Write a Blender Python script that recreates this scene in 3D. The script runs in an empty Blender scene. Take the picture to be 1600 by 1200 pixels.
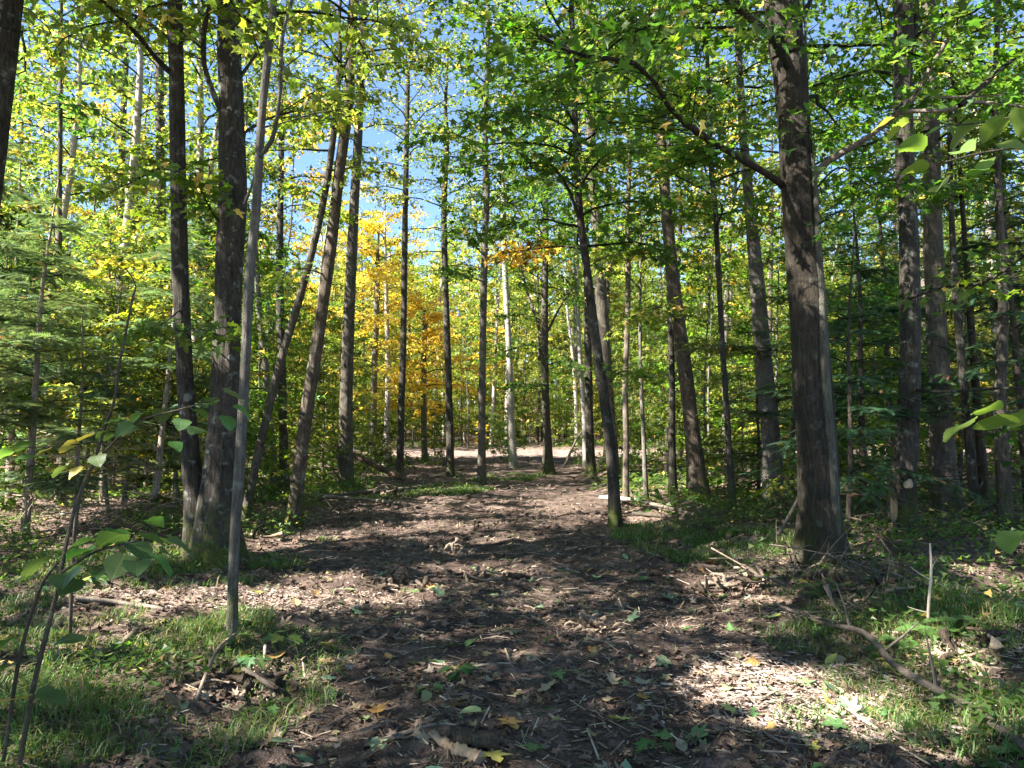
import bpy, math, random
import numpy as np
from mathutils import Vector

SC = bpy.context.scene
COL = SC.collection
R = math.radians

# ------------------------------------------------------------------ camera
FPX, CX, CY = 1200.0, 800.0, 600.0          # focal length and centre in pixels of the 1600 x 1200 photograph
CAM = np.array([0.0, 0.0, 1.55])
PITCH = math.atan(80 / FPX)
cam_d = bpy.data.cameras.new('camera')
cam_d.sensor_width = 36; cam_d.lens = 36 * FPX / 1600
cam_d.clip_start = 0.05; cam_d.clip_end = 2000
cam = bpy.data.objects.new('camera', cam_d); COL.objects.link(cam)
cam.location = CAM; cam.rotation_euler = (math.pi / 2 + PITCH, 0, 0)
SC.camera = cam

# ------------------------------------------------------------------ sky, sun, exposure
SUN_AZ, SUN_EL = math.atan2(-0.93, -0.36), R(43)      # azimuth from +Y towards +X
SUN = np.array([math.sin(SUN_AZ) * math.cos(SUN_EL), math.cos(SUN_AZ) * math.cos(SUN_EL), math.sin(SUN_EL)])
world = bpy.data.worlds.new('World'); SC.world = world; world.use_nodes = True
nt = world.node_tree
sky = nt.nodes.new('ShaderNodeTexSky'); sky.sky_type = 'NISHITA'; sky.sun_disc = False
sky.sun_elevation = SUN_EL; sky.sun_rotation = SUN_AZ
sky.air_density = 1.0; sky.dust_density = 0.2; sky.ozone_density = 4.0; sky.altitude = 1500
bg = nt.nodes['Background']; bg.inputs['Strength'].default_value = 0.06
nt.links.new(sky.outputs[0], bg.inputs[0])
sun_d = bpy.data.lights.new('sun', 'SUN'); sun_d.energy = 5.0; sun_d.angle = R(0.53); sun_d.color = (1.0, 0.94, 0.86)
sun = bpy.data.objects.new('sun', sun_d); COL.objects.link(sun)
sun.rotation_euler = Vector(SUN).to_track_quat('Z', 'Y').to_euler()
sun.location = (-20, -15, 30)
SC.view_settings.view_transform = 'Standard'; SC.view_settings.look = 'None'
SC.view_settings.exposure = 2.7; SC.view_settings.gamma = 1.0
SC.view_settings.use_curve_mapping = False
SC.render.engine = 'CYCLES'
cy = SC.cycles
cy.max_bounces = 7; cy.diffuse_bounces = 4; cy.glossy_bounces = 2; cy.transmission_bounces = 4; cy.transparent_max_bounces = 4
cy.sample_clamp_indirect = 4.0
cy.use_denoising = True

# ------------------------------------------------------------------ noise and ground height
def smooth(a, b, x):
    t = np.clip((x - a) / (b - a), 0, 1); return t * t * (3 - 2 * t)
def _hash(ix, iy, s):
    v = np.sin(ix * 127.1 + iy * 311.7 + s * 74.7) * 43758.5453
    return v - np.floor(v)
def vnoise(x, y, s=0):
    x = np.asarray(x, float); y = np.asarray(y, float)
    ix, iy = np.floor(x), np.floor(y); fx, fy = x - ix, y - iy
    fx = fx * fx * (3 - 2 * fx); fy = fy * fy * (3 - 2 * fy)
    a = _hash(ix, iy, s); b = _hash(ix + 1, iy, s); c = _hash(ix, iy + 1, s); d = _hash(ix + 1, iy + 1, s)
    return (a + (b - a) * fx) * (1 - fy) + (c + (d - c) * fx) * fy - 0.5
def fbm(x, y, s=0, o=3):
    v, a = 0, 1.0
    for k in range(o):
        v = v + a * vnoise(x * 2 ** k, y * 2 ** k, s + k * 3.3); a *= 0.5
    return v
def trail_edges(y):
    y = np.asarray(y, float)
    xl = -1.15 - 0.165 * np.clip(y, 0, 18) + 0.06 * np.clip(y - 22, 0, 20)
    xr = 2.0 + 0.015 * np.clip(y, 0, 40)
    return xl, xr
def trail_mask(x, y):
    xl, xr = trail_edges(y)
    e = 0.9 * fbm(np.asarray(x) * 0.8, np.asarray(y) * 0.8, 5, 3)
    return np.minimum(x - xl + e, xr - x + e)            # > 0 on the trail
def road_mid(x): return 43.5 + 0.002 * (np.asarray(x) - 2) ** 2
def road_mask(x, y):
    return 3.3 + 0.9 * fbm(np.asarray(x) * .3, np.asarray(y) * .3, 9, 2) - np.abs(np.asarray(y) - road_mid(x)) - 100 * (np.asarray(x) < -13 + 2 * vnoise(y, y, 3))
def H(x, y):
    x = np.asarray(x, float); y = np.asarray(y, float)
    m = smooth(-0.5, 0.6, trail_mask(x, y))
    off = np.hypot(x, y - 3)
    h = 0.45 * fbm(x * 0.10 + 3, y * 0.10, 1, 2) * smooth(6, 22, off)
    xl, xr = trail_edges(y)
    h = h + (0.24 + .14 * vnoise(x * .6, y * .6, 41)) * smooth(0.0, 1.3, x - xr) * smooth(60, 25, y) + 0.10 * smooth(0, 1.5, xl - x) * smooth(60, 25, y)
    h = h + (1 - m) * (0.13 * fbm(x * 0.9, y * 0.9, 2, 3)) + m * (0.07 * fbm(x * 0.7 + 9, y * 0.7, 7, 2) + 0.09 * np.clip(fbm(x * 1.5, y * 1.5, 17, 2) - .05, 0, 1))
    h = h + 0.075 * fbm(x * 2.6, y * 2.6, 11, 3) + 0.045 * fbm(x * 8, y * 8, 12, 2) * smooth(20, 8, y)
    h = h + 0.028 * np.clip(y - 27, 0, 25) + 0.012 * np.clip(y - 52, 0, 200) + 0.07 * np.clip(y - 68, 0, 90)
    return h

# ------------------------------------------------------------------ pixels of the photograph to places in the world
CP, SP = math.cos(PITCH), math.sin(PITCH)
def at(u, v, Y):
    b = (CY - v) / FPX
    d = Y / (CP - SP * b)
    return np.array([d * (u - CX) / FPX, Y, CAM[2] + d * (SP + CP * b)])
def depth(v, Y): return Y / (CP - SP * (CY - v) / FPX)
def ground_at(u, v):
    lo, hi = 1.0, 90.0
    Ys = np.linspace(1.5, 80, 4000)
    b = (CY - v) / FPX; d = Ys / (CP - SP * b)
    gap = CAM[2] + d * (SP + CP * b) - H(d * (u - CX) / FPX, Ys)
    k = np.argmax(gap < 0) if (gap < 0).any() else len(Ys) - 1
    p = at(u, v, Ys[k]); p[2] = H(p[0], p[1]); return p

# ------------------------------------------------------------------ mesh helpers
class MB:
    def __init__(s): s.v = []; s.f = {3: [], 4: []}; s.m = {3: [], 4: []}; s.n = 0
    def add(s, V, F, mat=0):
        V = np.asarray(V, np.float32).reshape(-1, 3); F = np.asarray(F, np.int32)
        k = F.shape[1]; s.v.append(V); s.f[k].append(F + s.n); s.m[k].append(np.full(len(F), mat, np.int32)); s.n += len(V)
    def mesh(s, name, mats, smooth_shade=False):
        me = bpy.data.meshes.new(name)
        V = np.concatenate(s.v) if s.v else np.zeros((0, 3), np.float32)
        parts, starts, mi, off = [], [], [], 0
        for k in (3, 4):
            if s.f[k]:
                F = np.concatenate(s.f[k]); parts.append(F.ravel())
                starts.append(off + np.arange(len(F)) * k); off += F.size; mi.append(np.concatenate(s.m[k]))
        L = np.concatenate(parts); S = np.concatenate(starts); MI = np.concatenate(mi)
        me.vertices.add(len(V)); me.vertices.foreach_set('co', V.ravel())
        me.loops.add(len(L)); me.loops.foreach_set('vertex_index', L.astype(np.int32))
        me.polygons.add(len(S)); me.polygons.foreach_set('loop_start', S.astype(np.int32))
        me.polygons.foreach_set('material_index', MI)
        me.polygons.foreach_set('use_smooth', np.full(len(S), smooth_shade))
        for m in mats: me.materials.append(m)
        me.update(calc_edges=True)
        return me

def link(name, me, parent=None, loc=None, color=None):
    o = bpy.data.objects.new(name, me); COL.objects.link(o)
    if parent is not None: o.parent = parent
    if loc is not None: o.location = loc
    if color is not None: o.color = color
    return o
def tag(o, label=None, cat=None, group=None, kind=None):
    if label: o['label'] = label
    if cat: o['category'] = cat
    if group: o['group'] = group
    if kind: o['kind'] = kind
    return o

def nrm(a):
    a = np.asarray(a, float); return a / np.maximum(np.linalg.norm(a, axis=-1, keepdims=True), 1e-9)
def catmull(P, n):
    P = np.asarray(P, float); m = len(P)
    if m == 2:
        t = np.linspace(0, 1, n)[:, None]; return P[0] * (1 - t) + P[1] * t
    seg = np.linalg.norm(np.diff(P[:, :3], axis=0), axis=1); s = np.concatenate([[0], np.cumsum(seg)]); s /= s[-1]
    Q = np.vstack([2 * P[0] - P[1], P, 2 * P[-1] - P[-2]])
    out = []
    for t in np.linspace(0, 1, n):
        k = min(np.searchsorted(s, t, 'right') - 1, m - 2); k = max(k, 0)
        f = (t - s[k]) / max(s[k + 1] - s[k], 1e-9)
        a, b, c, d = Q[k], Q[k + 1], Q[k + 2], Q[k + 3]
        out.append(0.5 * (2 * b + (c - a) * f + (2 * a - 5 * b + 4 * c - d) * f * f + (3 * b - a - 3 * c + d) * f ** 3))
    return np.array(out)
def tube(mb, P, r, sides=5, mat=0, rad=None):
    """A tapering tube round the polyline P; rad (n, sides) multiplies the radius."""
    P = np.asarray(P, float); n = len(P); r = np.broadcast_to(np.asarray(r, float), (n,))
    T = nrm(np.gradient(P, axis=0)) if n > 2 else nrm(np.repeat((P[-1] - P[0])[None], n, 0))
    ref = np.array([0.0, 1.0, 0.0]) if abs(T[0, 1]) < 0.85 else np.array([1.0, 0, 0])
    A = nrm(np.cross(T, ref)); B = np.cross(T, A)
    th = np.arange(sides) * 2 * math.pi / sides
    rr = r[:, None] * (rad if rad is not None else np.ones((n, sides)))
    V = P[:, None] + rr[..., None] * (np.cos(th)[None, :, None] * A[:, None] + np.sin(th)[None, :, None] * B[:, None])
    i = np.arange(n - 1)[:, None] * sides; j = np.arange(sides)[None]; j2 = (j + 1) % sides
    F = np.stack([i + j, i + j2, i + sides + j2, i + sides + j], -1).reshape(-1, 4)
    mb.add(V.reshape(-1, 3), F, mat)
    return V
def cap(mb, ring, mat):
    c = ring.mean(0); k = len(ring); V = np.vstack([ring, c])
    mb.add(V, [[i, (i + 1) % k, k] for i in range(k)], mat)

# leaf templates: outline in leaf units, stem at (0,0), tip at (0,1)
def tpl(half, hub):
    half = [tuple(p) for p in half]
    pts = [(0, 0)] + half + [(0, 1.0)] + [(-x, y) for x, y in reversed(half)]
    V = np.array(pts + [hub], float); k = len(pts)
    return V, np.array([[i, (i + 1) % k, k] for i in range(k)])
MAPLE = tpl([(.20, -.10), (.42, .08), (.26, .24), (.40, .40), (.58, .62), (.30, .56), (.15, .56), (.20, .78)], (0, .3))
MAPLE_MID = tpl([(.44, .04), (.27, .25), (.58, .62), (.16, .56)], (0, .3))
OVAL = tpl([(.20, .08), (.36, .30), (.38, .52), (.24, .78)], (0, .42))
ROUND = tpl([(.24, -.06), (.46, .14), (.50, .42), (.34, .70), (.14, .88)], (0, .36))
KITE = (np.array([(0, 0), (.40, .45), (0, 1), (-.40, .45)], float), np.array([[0, 1, 2], [0, 2, 3]]))
STAR = (np.array([(0, 0), (.50, .18), (.22, .42), (.0, 1.0), (-.22, .42), (-.50, .18)], float), np.array([[0, 1, 2], [0, 2, 3], [0, 3, 4], [0, 4, 5]]))
def _spray():
    V, F = [], []
    n = 9
    for i in range(n + 1): V.append((0, i / n))
    for i in range(n):
        for sd in (-1, 1):
            w = 0.21 * (1 - 0.55 * i / n)
            V.append((sd * w, i / n + 0.16)); F.append([i, i + 1, len(V) - 1] if sd > 0 else [i + 1, i, len(V) - 1])
    return np.array(V, float), np.array(F)
SPRAY = _spray()

def leaves(mb, T, P, D, N, s, mat=0, fold=0.25, curl=0.2):
    V, F = T; n = len(P)
    if n == 0: return
    D = nrm(D); N = nrm(N - (N * D).sum(1, keepdims=True) * D); B = np.cross(D, N)
    s = np.asarray(s, float).reshape(-1, 1, 1)
    x = V[:, 0][None, :, None]; y = V[:, 1][None, :, None]
    fo = np.asarray(fold, float).reshape(-1, 1, 1); cu = np.asarray(curl, float).reshape(-1, 1, 1)
    z = fo * np.abs(x) - cu * y * y
    W = P[:, None] + s * (x * B[:, None] + y * D[:, None] + z * N[:, None])
    FF = (F[None] + (np.arange(n) * len(V))[:, None, None]).reshape(-1, 3)
    mb.add(W.reshape(-1, 3), FF, mat)

# ------------------------------------------------------------------ materials
def mat_new(name):
    m = bpy.data.materials.new(name); m.use_nodes = True; t = m.node_tree; t.nodes.clear()
    return m, t
def N_(t, k, **kw):
    n = t.nodes.new(k)
    for a, b in kw.items(): setattr(n, a, b)
    return n
def val(t, sock, v):
    if hasattr(v, 'links') or isinstance(v, bpy.types.NodeSocket): t.links.new(v, sock)
    else: sock.default_value = v
def math_(t, op, a, b=None, c=None):
    n = N_(t, 'ShaderNodeMath', operation=op); val(t, n.inputs[0], a)
    if b is not None: val(t, n.inputs[1], b)
    if c is not None: val(t, n.inputs[2], c)
    return n.outputs[0]
def mixc(t, f, a, b, mode='MIX'):
    n = N_(t, 'ShaderNodeMix', data_type='RGBA', blend_type=mode)
    val(t, n.inputs[0], f); val(t, n.inputs[6], a); val(t, n.inputs[7], b); return n.outputs[2]
def noise_(t, co, scale, detail=3, rough=.6):
    n = N_(t, 'ShaderNodeTexNoise'); val(t, n.inputs['Vector'], co); n.inputs['Scale'].default_value = scale
    n.inputs['Detail'].default_value = detail; n.inputs['Roughness'].default_value = rough; return n.outputs[0]
def ramp(t, f, stops):
    n = N_(t, 'ShaderNodeValToRGB'); val(t, n.inputs[0], f); e = n.color_ramp.elements
    while len(e) < len(stops): e.new(0.5)
    for i, (p, c) in enumerate(stops): e[i].position = p; e[i].color = (*c, 1) if len(c) == 3 else c
    return n.outputs[0]
def mrange(t, f, a, b, c, d):
    n = N_(t, 'ShaderNodeMapRange'); val(t, n.inputs[0], f)
    for i, x in enumerate((a, b, c, d)): n.inputs[i + 1].default_value = x
    return n.outputs[0]
def scalev(t, co, v):
    n = N_(t, 'ShaderNodeMapping'); val(t, n.inputs[0], co); n.inputs['Scale'].default_value = v; return n.outputs[0]

def leaf_material(name, veins=False, rough=.45, trans=.5, autumn=((.62, .48, .05), (.66, .33, .03)), hue=.03, spec=.35):
    """Colour and share of turned leaves come from the object's colour and its alpha; every leaf is jittered."""
    m, t = mat_new(name)
    oi = N_(t, 'ShaderNodeObjectInfo'); g = N_(t, 'ShaderNodeNewGeometry')
    r1 = g.outputs['Random Per Island']
    r2 = math_(t, 'FRACT', math_(t, 'MULTIPLY', r1, 61.7)); r3 = math_(t, 'FRACT', math_(t, 'MULTIPLY', r1, 397.3))
    hs = N_(t, 'ShaderNodeHueSaturation')
    val(t, hs.inputs['Hue'], mrange(t, r2, 0, 1, .5 - hue, .5 + hue)); val(t, hs.inputs['Saturation'], mrange(t, r3, 0, 1, .8, 1.1))
    val(t, hs.inputs['Value'], mrange(t, r1, 0, 1, .62, 1.4))
    tc = N_(t, 'ShaderNodeTexCoord')
    cl = noise_(t, tc.outputs['Object'], .55, 2)
    thr = math_(t, 'MULTIPLY', oi.outputs['Alpha'], mrange(t, cl, .3, .7, .2, 1.8))
    turned = math_(t, 'LESS_THAN', r3, thr)
    aut = mixc(t, r2, (*autumn[0], 1), (*autumn[1], 1))
    val(t, hs.inputs['Color'], mixc(t, turned, oi.outputs['Color'], aut))
    # veins and blotches
    col = mixc(t, mrange(t, noise_(t, tc.outputs['Object'], 38, 2), .3, .75, 0, .35), hs.outputs[0], mixc(t, .5, hs.outputs[0], (.05, .045, .012, 1)))
    if veins:
        sx = N_(t, 'ShaderNodeSeparateXYZ'); t.links.new(tc.outputs['Object'], sx.inputs[0])
        ax = math_(t, 'ABSOLUTE', sx.outputs[0])
        fr = math_(t, 'FRACT', math_(t, 'MULTIPLY', math_(t, 'SUBTRACT', sx.outputs[1], math_(t, 'MULTIPLY', ax, .75)), 8.0))
        vn = math_(t, 'MAXIMUM', math_(t, 'LESS_THAN', ax, .012), math_(t, 'MULTIPLY', math_(t, 'LESS_THAN', fr, .11), .6))
        col = mixc(t, math_(t, 'MULTIPLY', vn, .55), col, mixc(t, .5, col, (.32, .36, .14, 1)))
        col = mixc(t, mrange(t, noise_(t, tc.outputs['Object'], 7, 4, .7), .62, .70, 0, .8), col, (.16, .09, .03, 1))
    p = N_(t, 'ShaderNodeBsdfPrincipled'); val(t, p.inputs['Base Color'], col); p.inputs['Roughness'].default_value = rough
    p.inputs['Specular IOR Level'].default_value = spec
    tr = N_(t, 'ShaderNodeBsdfTranslucent'); val(t, tr.inputs[0], mixc(t, 1.0, col, (1.75, 1.7, .8, 1), 'MULTIPLY'))
    mx = N_(t, 'ShaderNodeMixShader'); mx.inputs[0].default_value = trans
    t.links.new(p.outputs[0], mx.inputs[1]); t.links.new(tr.outputs[0], mx.inputs[2])
    o = N_(t, 'ShaderNodeOutputMaterial'); t.links.new(mx.outputs[0], o.inputs[0]); return m

def bark_material(name, dark, light, lichen=.4, moss=1.0, birch=False, tint=True):
    m, t = mat_new(name)
    tc = N_(t, 'ShaderNodeTexCoord'); co = tc.outputs['Object']; oi = N_(t, 'ShaderNodeObjectInfo')
    rv = N_(t, 'ShaderNodeVectorMath', operation='ADD'); t.links.new(co, rv.inputs[0])
    cmb = N_(t, 'ShaderNodeCombineXYZ'); t.links.new(math_(t, 'MULTIPLY', oi.outputs['Random'], 50), cmb.inputs[0]); t.links.new(cmb.outputs[0], rv.inputs[1]); co2 = rv.outputs[0]
    if birch:
        f = noise_(t, scalev(t, co2, (3, 3, 30)), 1.6, 4, .7)
        col = ramp(t, f, [(.36, dark), (.46, light), (.8, tuple(min(1, c * 1.15) for c in light))])
        hgt = f
    else:
        f = noise_(t, scalev(t, co2, (40, 40, 6.5)), 1.0, 5, .7)
        f2 = noise_(t, co2, 3.0, 4, .65); f3 = noise_(t, scalev(t, co2, (1, 1, .55)), 75, 3, .7)
        mixf = math_(t, 'ADD', math_(t, 'MULTIPLY', f, .5), math_(t, 'ADD', math_(t, 'MULTIPLY', f2, .28), math_(t, 'MULTIPLY', f3, .22)))
        col = ramp(t, mixf, [(.40, dark), (.51, tuple((a + b) / 2.3 for a, b in zip(dark, light))), (.62, light)])
        f = math_(t, 'ADD', f, math_(t, 'MULTIPLY', f3, .35))
        hgt = f
    li = noise_(t, co2, 6.5, 4, .65)
    col = mixc(t, math_(t, 'MULTIPLY', mrange(t, li, .58, .68, 0, 1), lichen), col, (.30, .31, .27, 1))
    sx = N_(t, 'ShaderNodeSeparateXYZ'); t.links.new(tc.outputs['Object'], sx.inputs[0])
    mh = mrange(t, sx.outputs[2], .05, 1.3, .85, .18)
    mo = mrange(t, math_(t, 'ADD', noise_(t, co2, 5, 4, .7), math_(t, 'MULTIPLY', mh, .5)), .78, .98, 0, moss)
    col = mixc(t, mo, col, mixc(t, noise_(t, co2, 30, 2), (.035, .05, .012, 1), (.10, .11, .02, 1)))
    if tint: col = mixc(t, 1.0, col, oi.outputs['Color'], 'MULTIPLY')
    p = N_(t, 'ShaderNodeBsdfPrincipled'); val(t, p.inputs['Base Color'], col); p.inputs['Roughness'].default_value = .85
    p.inputs['Specular IOR Level'].default_value = .25
    b = N_(t, 'ShaderNodeBump'); b.inputs['Strength'].default_value = .9 if not birch else .35; b.inputs['Distance'].default_value = .035
    t.links.new(hgt, b.inputs['Height']); t.links.new(b.outputs[0], p.inputs['Normal'])
    o = N_(t, 'ShaderNodeOutputMaterial'); t.links.new(p.outputs[0], o.inputs[0]); return m

def soil_material(name, c0, c1, c2, scale=1.0):
    m, t = mat_new(name)
    tc = N_(t, 'ShaderNodeTexCoord'); co = tc.outputs['Object']
    a = noise_(t, co, .9 * scale, 5, .65); b = noise_(t, co, 14 * scale, 6, .7); c = noise_(t, co, 90, 3, .7)
    col = ramp(t, math_(t, 'ADD', math_(t, 'MULTIPLY', a, .45), math_(t, 'MULTIPLY', b, .55)), [(.36, c0), (.49, c1), (.62, c2)])
    col = mixc(t, mrange(t, c, .42, .7, 0, .5), col, (c2[0] * 1.25, c2[1] * 1.2, c2[2] * 1.15, 1))
    p = N_(t, 'ShaderNodeBsdfPrincipled'); val(t, p.inputs['Base Color'], col); p.inputs['Roughness'].default_value = .95
    p.inputs['Specular IOR Level'].default_value = .15
    bp = N_(t, 'ShaderNodeBump'); bp.inputs['Strength'].default_value = 1.0; bp.inputs['Distance'].default_value = .035
    t.links.new(math_(t, 'ADD', b, math_(t, 'MULTIPLY', c, .4)), bp.inputs['Height']); t.links.new(bp.outputs[0], p.inputs['Normal'])
    o = N_(t, 'ShaderNodeOutputMaterial'); t.links.new(p.outputs[0], o.inputs[0]); return m

def chip_material(name, stops, rough=.85):
    m, t = mat_new(name)
    g = N_(t, 'ShaderNodeNewGeometry'); tc = N_(t, 'ShaderNodeTexCoord')
    col = ramp(t, g.outputs['Random Per Island'], stops)
    col = mixc(t, mrange(t, noise_(t, scalev(t, tc.outputs['Object'], (60, 60, 60)), 1, 3), .35, .7, .0, .55), col, mixc(t, .5, col, (.04, .03, .02, 1)))
    p = N_(t, 'ShaderNodeBsdfPrincipled'); val(t, p.inputs['Base Color'], col); p.inputs['Roughness'].default_value = rough
    p.inputs['Specular IOR Level'].default_value = .2
    o = N_(t, 'ShaderNodeOutputMaterial'); t.links.new(p.outputs[0], o.inputs[0]); return m

def wood_material(name, dark, light, along=(40, 40, 5)):
    m, t = mat_new(name)
    tc = N_(t, 'ShaderNodeTexCoord'); oi = N_(t, 'ShaderNodeObjectInfo')
    f = noise_(t, scalev(t, tc.outputs['Object'], along), 1, 5, .7); f2 = noise_(t, tc.outputs['Object'], 7, 3)
    col = ramp(t, math_(t, 'ADD', math_(t, 'MULTIPLY', f, .6), math_(t, 'MULTIPLY', f2, .4)), [(.36, dark), (.64, light)])
    col = mixc(t, 1.0, col, oi.outputs['Color'], 'MULTIPLY')
    p = N_(t, 'ShaderNodeBsdfPrincipled'); val(t, p.inputs['Base Color'], col); p.inputs['Roughness'].default_value = .85
    p.inputs['Specular IOR Level'].default_value = .2
    b = N_(t, 'ShaderNodeBump'); b.inputs['Strength'].default_value = .7; b.inputs['Distance'].default_value = .01
    t.links.new(f, b.inputs['Height']); t.links.new(b.outputs[0], p.inputs['Normal'])
    o = N_(t, 'ShaderNodeOutputMaterial'); t.links.new(p.outputs[0], o.inputs[0]); return m

M_LEAF = leaf_material('broad leaf', trans=.55)
M_BIG = leaf_material('big leaf', True, rough=.5, trans=.45, hue=.015)
M_FIR = leaf_material('fir needles', rough=.4, trans=.3, autumn=((.20, .10, .03), (.14, .07, .03)), hue=.02, spec=.5)
M_FALLEN = leaf_material('fallen leaf', True, rough=.55, trans=.15, hue=.02)
M_BARK = bark_material('grey brown bark', (.024, .020, .015), (.155, .130, .100))
M_BARKD = bark_material('dark bark', (.015, .0125, .0095), (.10, .085, .066), lichen=.55)
M_SMOOTH = bark_material('smooth grey bark', (.075, .065, .054), (.22, .20, .17), lichen=.5, moss=.7)
M_BIRCH = bark_material('pale birch bark', (.10, .085, .07), (.33, .30, .265), lichen=.2, moss=.5, birch=True)
M_LOG = bark_material('fallen log bark', (.022, .017, .013), (.17, .135, .105), lichen=.3, moss=.12)
M_TWIG = wood_material('twig bark', (.06, .05, .04), (.19, .16, .13))
M_DEAD = wood_material('dead wood', (.08, .062, .046), (.26, .215, .17))
M_SPLIT = wood_material('split wood', (.12, .085, .055), (.36, .28, .20))
M_GROUND = soil_material('forest floor', (.028, .020, .014), (.085, .06, .045), (.24, .18, .145))
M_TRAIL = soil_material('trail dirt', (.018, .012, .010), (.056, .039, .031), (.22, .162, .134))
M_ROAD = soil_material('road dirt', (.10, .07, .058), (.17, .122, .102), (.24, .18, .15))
M_CHIP = chip_material('wood chips', [(0, (.035, .025, .018)), (.45, (.085, .06, .045)), (.75, (.18, .13, .095)), (.92, (.33, .265, .19)), (1, (.46, .39, .30))])
M_FLECK_SHRED = chip_material('sun fleck shreds', [(0, (.14, .10, .08)), (.5, (.28, .21, .17)), (1, (.46, .38, .31))])  # light colour that strengthens the sun flecks on the ground
M_LITTER = chip_material('leaf litter', [(0, (.045, .030, .022)), (.4, (.12, .078, .056)), (.7, (.20, .14, .105)), (.78, (.09, .13, .055)), (.93, (.21, .15, .08)), (1, (.30, .25, .20))])
M_GRASS = leaf_material('grass blade', rough=.5, trans=.35, autumn=((.30, .24, .10), (.24, .20, .07)), hue=.03)

# ------------------------------------------------------------------ the ground, the trail and the road: one grid cut into three
def axis(pieces):
    out = [pieces[0][0]]
    for a, b, st in pieces:
        n = max(1, round((b - a) / st)); out += list(a + (b - a) * (np.arange(n) + 1) / n)
    return np.array(out)
gx = axis([(-260, -30, 10), (-30, -9, .5), (-9, -4.5, .15), (-4.5, 4.5, .06), (4.5, 9, .15), (9, 30, .5), (30, 260, 10)])
gy = axis([(-40, -4, 3), (-4, 2, .4), (2, 9, .055), (9, 16, .09), (16, 28, .2), (28, 60, .5), (60, 320, 10)])
GX, GY = np.meshgrid(gx, gy, indexing='xy'); GZ = H(GX, GY)
nx_, ny_ = len(gx), len(gy)
i = np.arange(ny_ - 1)[:, None] * nx_ + np.arange(nx_ - 1)[None]
QF = np.stack([i, i + 1, i + nx_ + 1, i + nx_], -1).reshape(-1, 4)
cxm = ((GX[:-1, :-1] + GX[1:, 1:]) / 2).ravel(); cym = ((GY[:-1, :-1] + GY[1:, 1:]) / 2).ravel()
is_road = road_mask(cxm, cym) > 0
is_trail = (trail_mask(cxm, cym) > 0) & ~is_road & (cym < 41)
GV = np.stack([GX, GY, GZ], -1).reshape(-1, 3)
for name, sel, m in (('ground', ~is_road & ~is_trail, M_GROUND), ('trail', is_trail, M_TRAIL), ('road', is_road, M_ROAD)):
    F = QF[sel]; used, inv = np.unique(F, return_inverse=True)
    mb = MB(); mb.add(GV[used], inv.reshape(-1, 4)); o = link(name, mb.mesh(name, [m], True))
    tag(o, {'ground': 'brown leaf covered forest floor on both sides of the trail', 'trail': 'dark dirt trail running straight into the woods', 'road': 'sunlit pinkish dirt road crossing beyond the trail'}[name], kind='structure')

# ------------------------------------------------------------------ sun flecks: gaps cut in the crowns along the sun's direction
FLECKS = [(1225, 1085, 130, 52), (1400, 1130, 90, 40), (1525, 1020, 75, 50), (1440, 985, 55, 28), (1500, 1185, 70, 20),
          (250, 930, 150, 16), (420, 940, 120, 20), (520, 910, 60, 22), (690, 1042, 80, 12), (440, 1040, 45, 14), (650, 925, 50, 16),
          (705, 862, 50, 9), (740, 890, 110, 9), (560, 930, 60, 20), (800, 843, 70, 7), (560, 818, 120, 11), (690, 785, 160, 12),
          (430, 848, 70, 9), (1150, 930, 70, 32), (1290, 880, 30, 12), (870, 770, 90, 8), (1030, 805, 60, 10), (1580, 900, 60, 25),
          (130, 850, 60, 8), (1560, 1120, 60, 16), (340, 1100, 40, 10), (905, 985, 40, 8)]
FL = []
for u, v, ru, rv in FLECKS:
    c = ground_at(u, v); a = ground_at(u, v - rv); b = ground_at(u, v + rv)
    FL.append((c[0], c[1], ru * c[1] / FPX, max(.12, abs(a[1] - b[1]) / 2)))
FL += [(-7.5, 15, 6.5, 4.0), (-10, 20, 6, 3)]             # sun on the firs
FL = np.array(FL)
def in_fleck(P):
    k = P[:, 2] / SUN[2]; gx_ = P[:, 0] - SUN[0] * k; gy_ = P[:, 1] - SUN[1] * k
    hit = np.zeros(len(P), bool)
    wob = 1 + .8 * vnoise(gx_ * 2.3, gy_ * 2.3, 21)
    for cx0, cy0, rx, ry in FL:
        hit |= (((gx_ - cx0) / rx) ** 2 + ((gy_ - cy0) / ry) ** 2) < wob
    return hit

# ------------------------------------------------------------------ trunks and crowns
def trunk_mesh(P, r, sides, mat, seed=0, flare=.55, ridge=.06, caps=True, step=.18, furrow=0.0):
    """P: axis points from the base up, r: radii."""
    PR = np.hstack([P, np.asarray(r, float)[:, None]])
    L = np.linalg.norm(np.diff(P, axis=0), axis=1).sum()
    Q = catmull(PR, int(max(8, min(220, L / step)))); pts, rad = Q[:, :3], np.maximum(Q[:, 3], .004)
    z = pts[:, 2] - pts[0, 2]; th = np.arange(sides) * 2 * math.pi / sides
    f = np.exp(-np.clip(z, 0, 9) / .28)[:, None]
    k = 1 + flare * f * (1 + .45 * np.cos(4 * th + seed)[None] + .3 * np.cos(7 * th + 2 * seed)[None])
    k = k + ridge * (2 * vnoise(np.cos(th)[None] * 2.4 + np.sin(th)[None] * 1.7 + seed, z[:, None] * 1.3 + np.sin(th)[None] * 2.1, seed % 91) + 1.2 * vnoise(th[None] * 5 + seed, z[:, None] * .9 + 0 * th[None], 3 + seed % 37))
    if furrow:
        fn = vnoise(th[None] * 7 + .5 * np.sin(z[:, None] * 2), z[:, None] * 3.2, seed + 5) + .5 * vnoise(th[None] * 15, z[:, None] * 6.5, seed + 8)
        k = k + furrow * (.35 - 2 * np.abs(fn))
    mb = MB(); V = tube(mb, pts, rad, sides, 0, k); cap(mb, V[-1], 0)
    return mb, pts, rad

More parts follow.
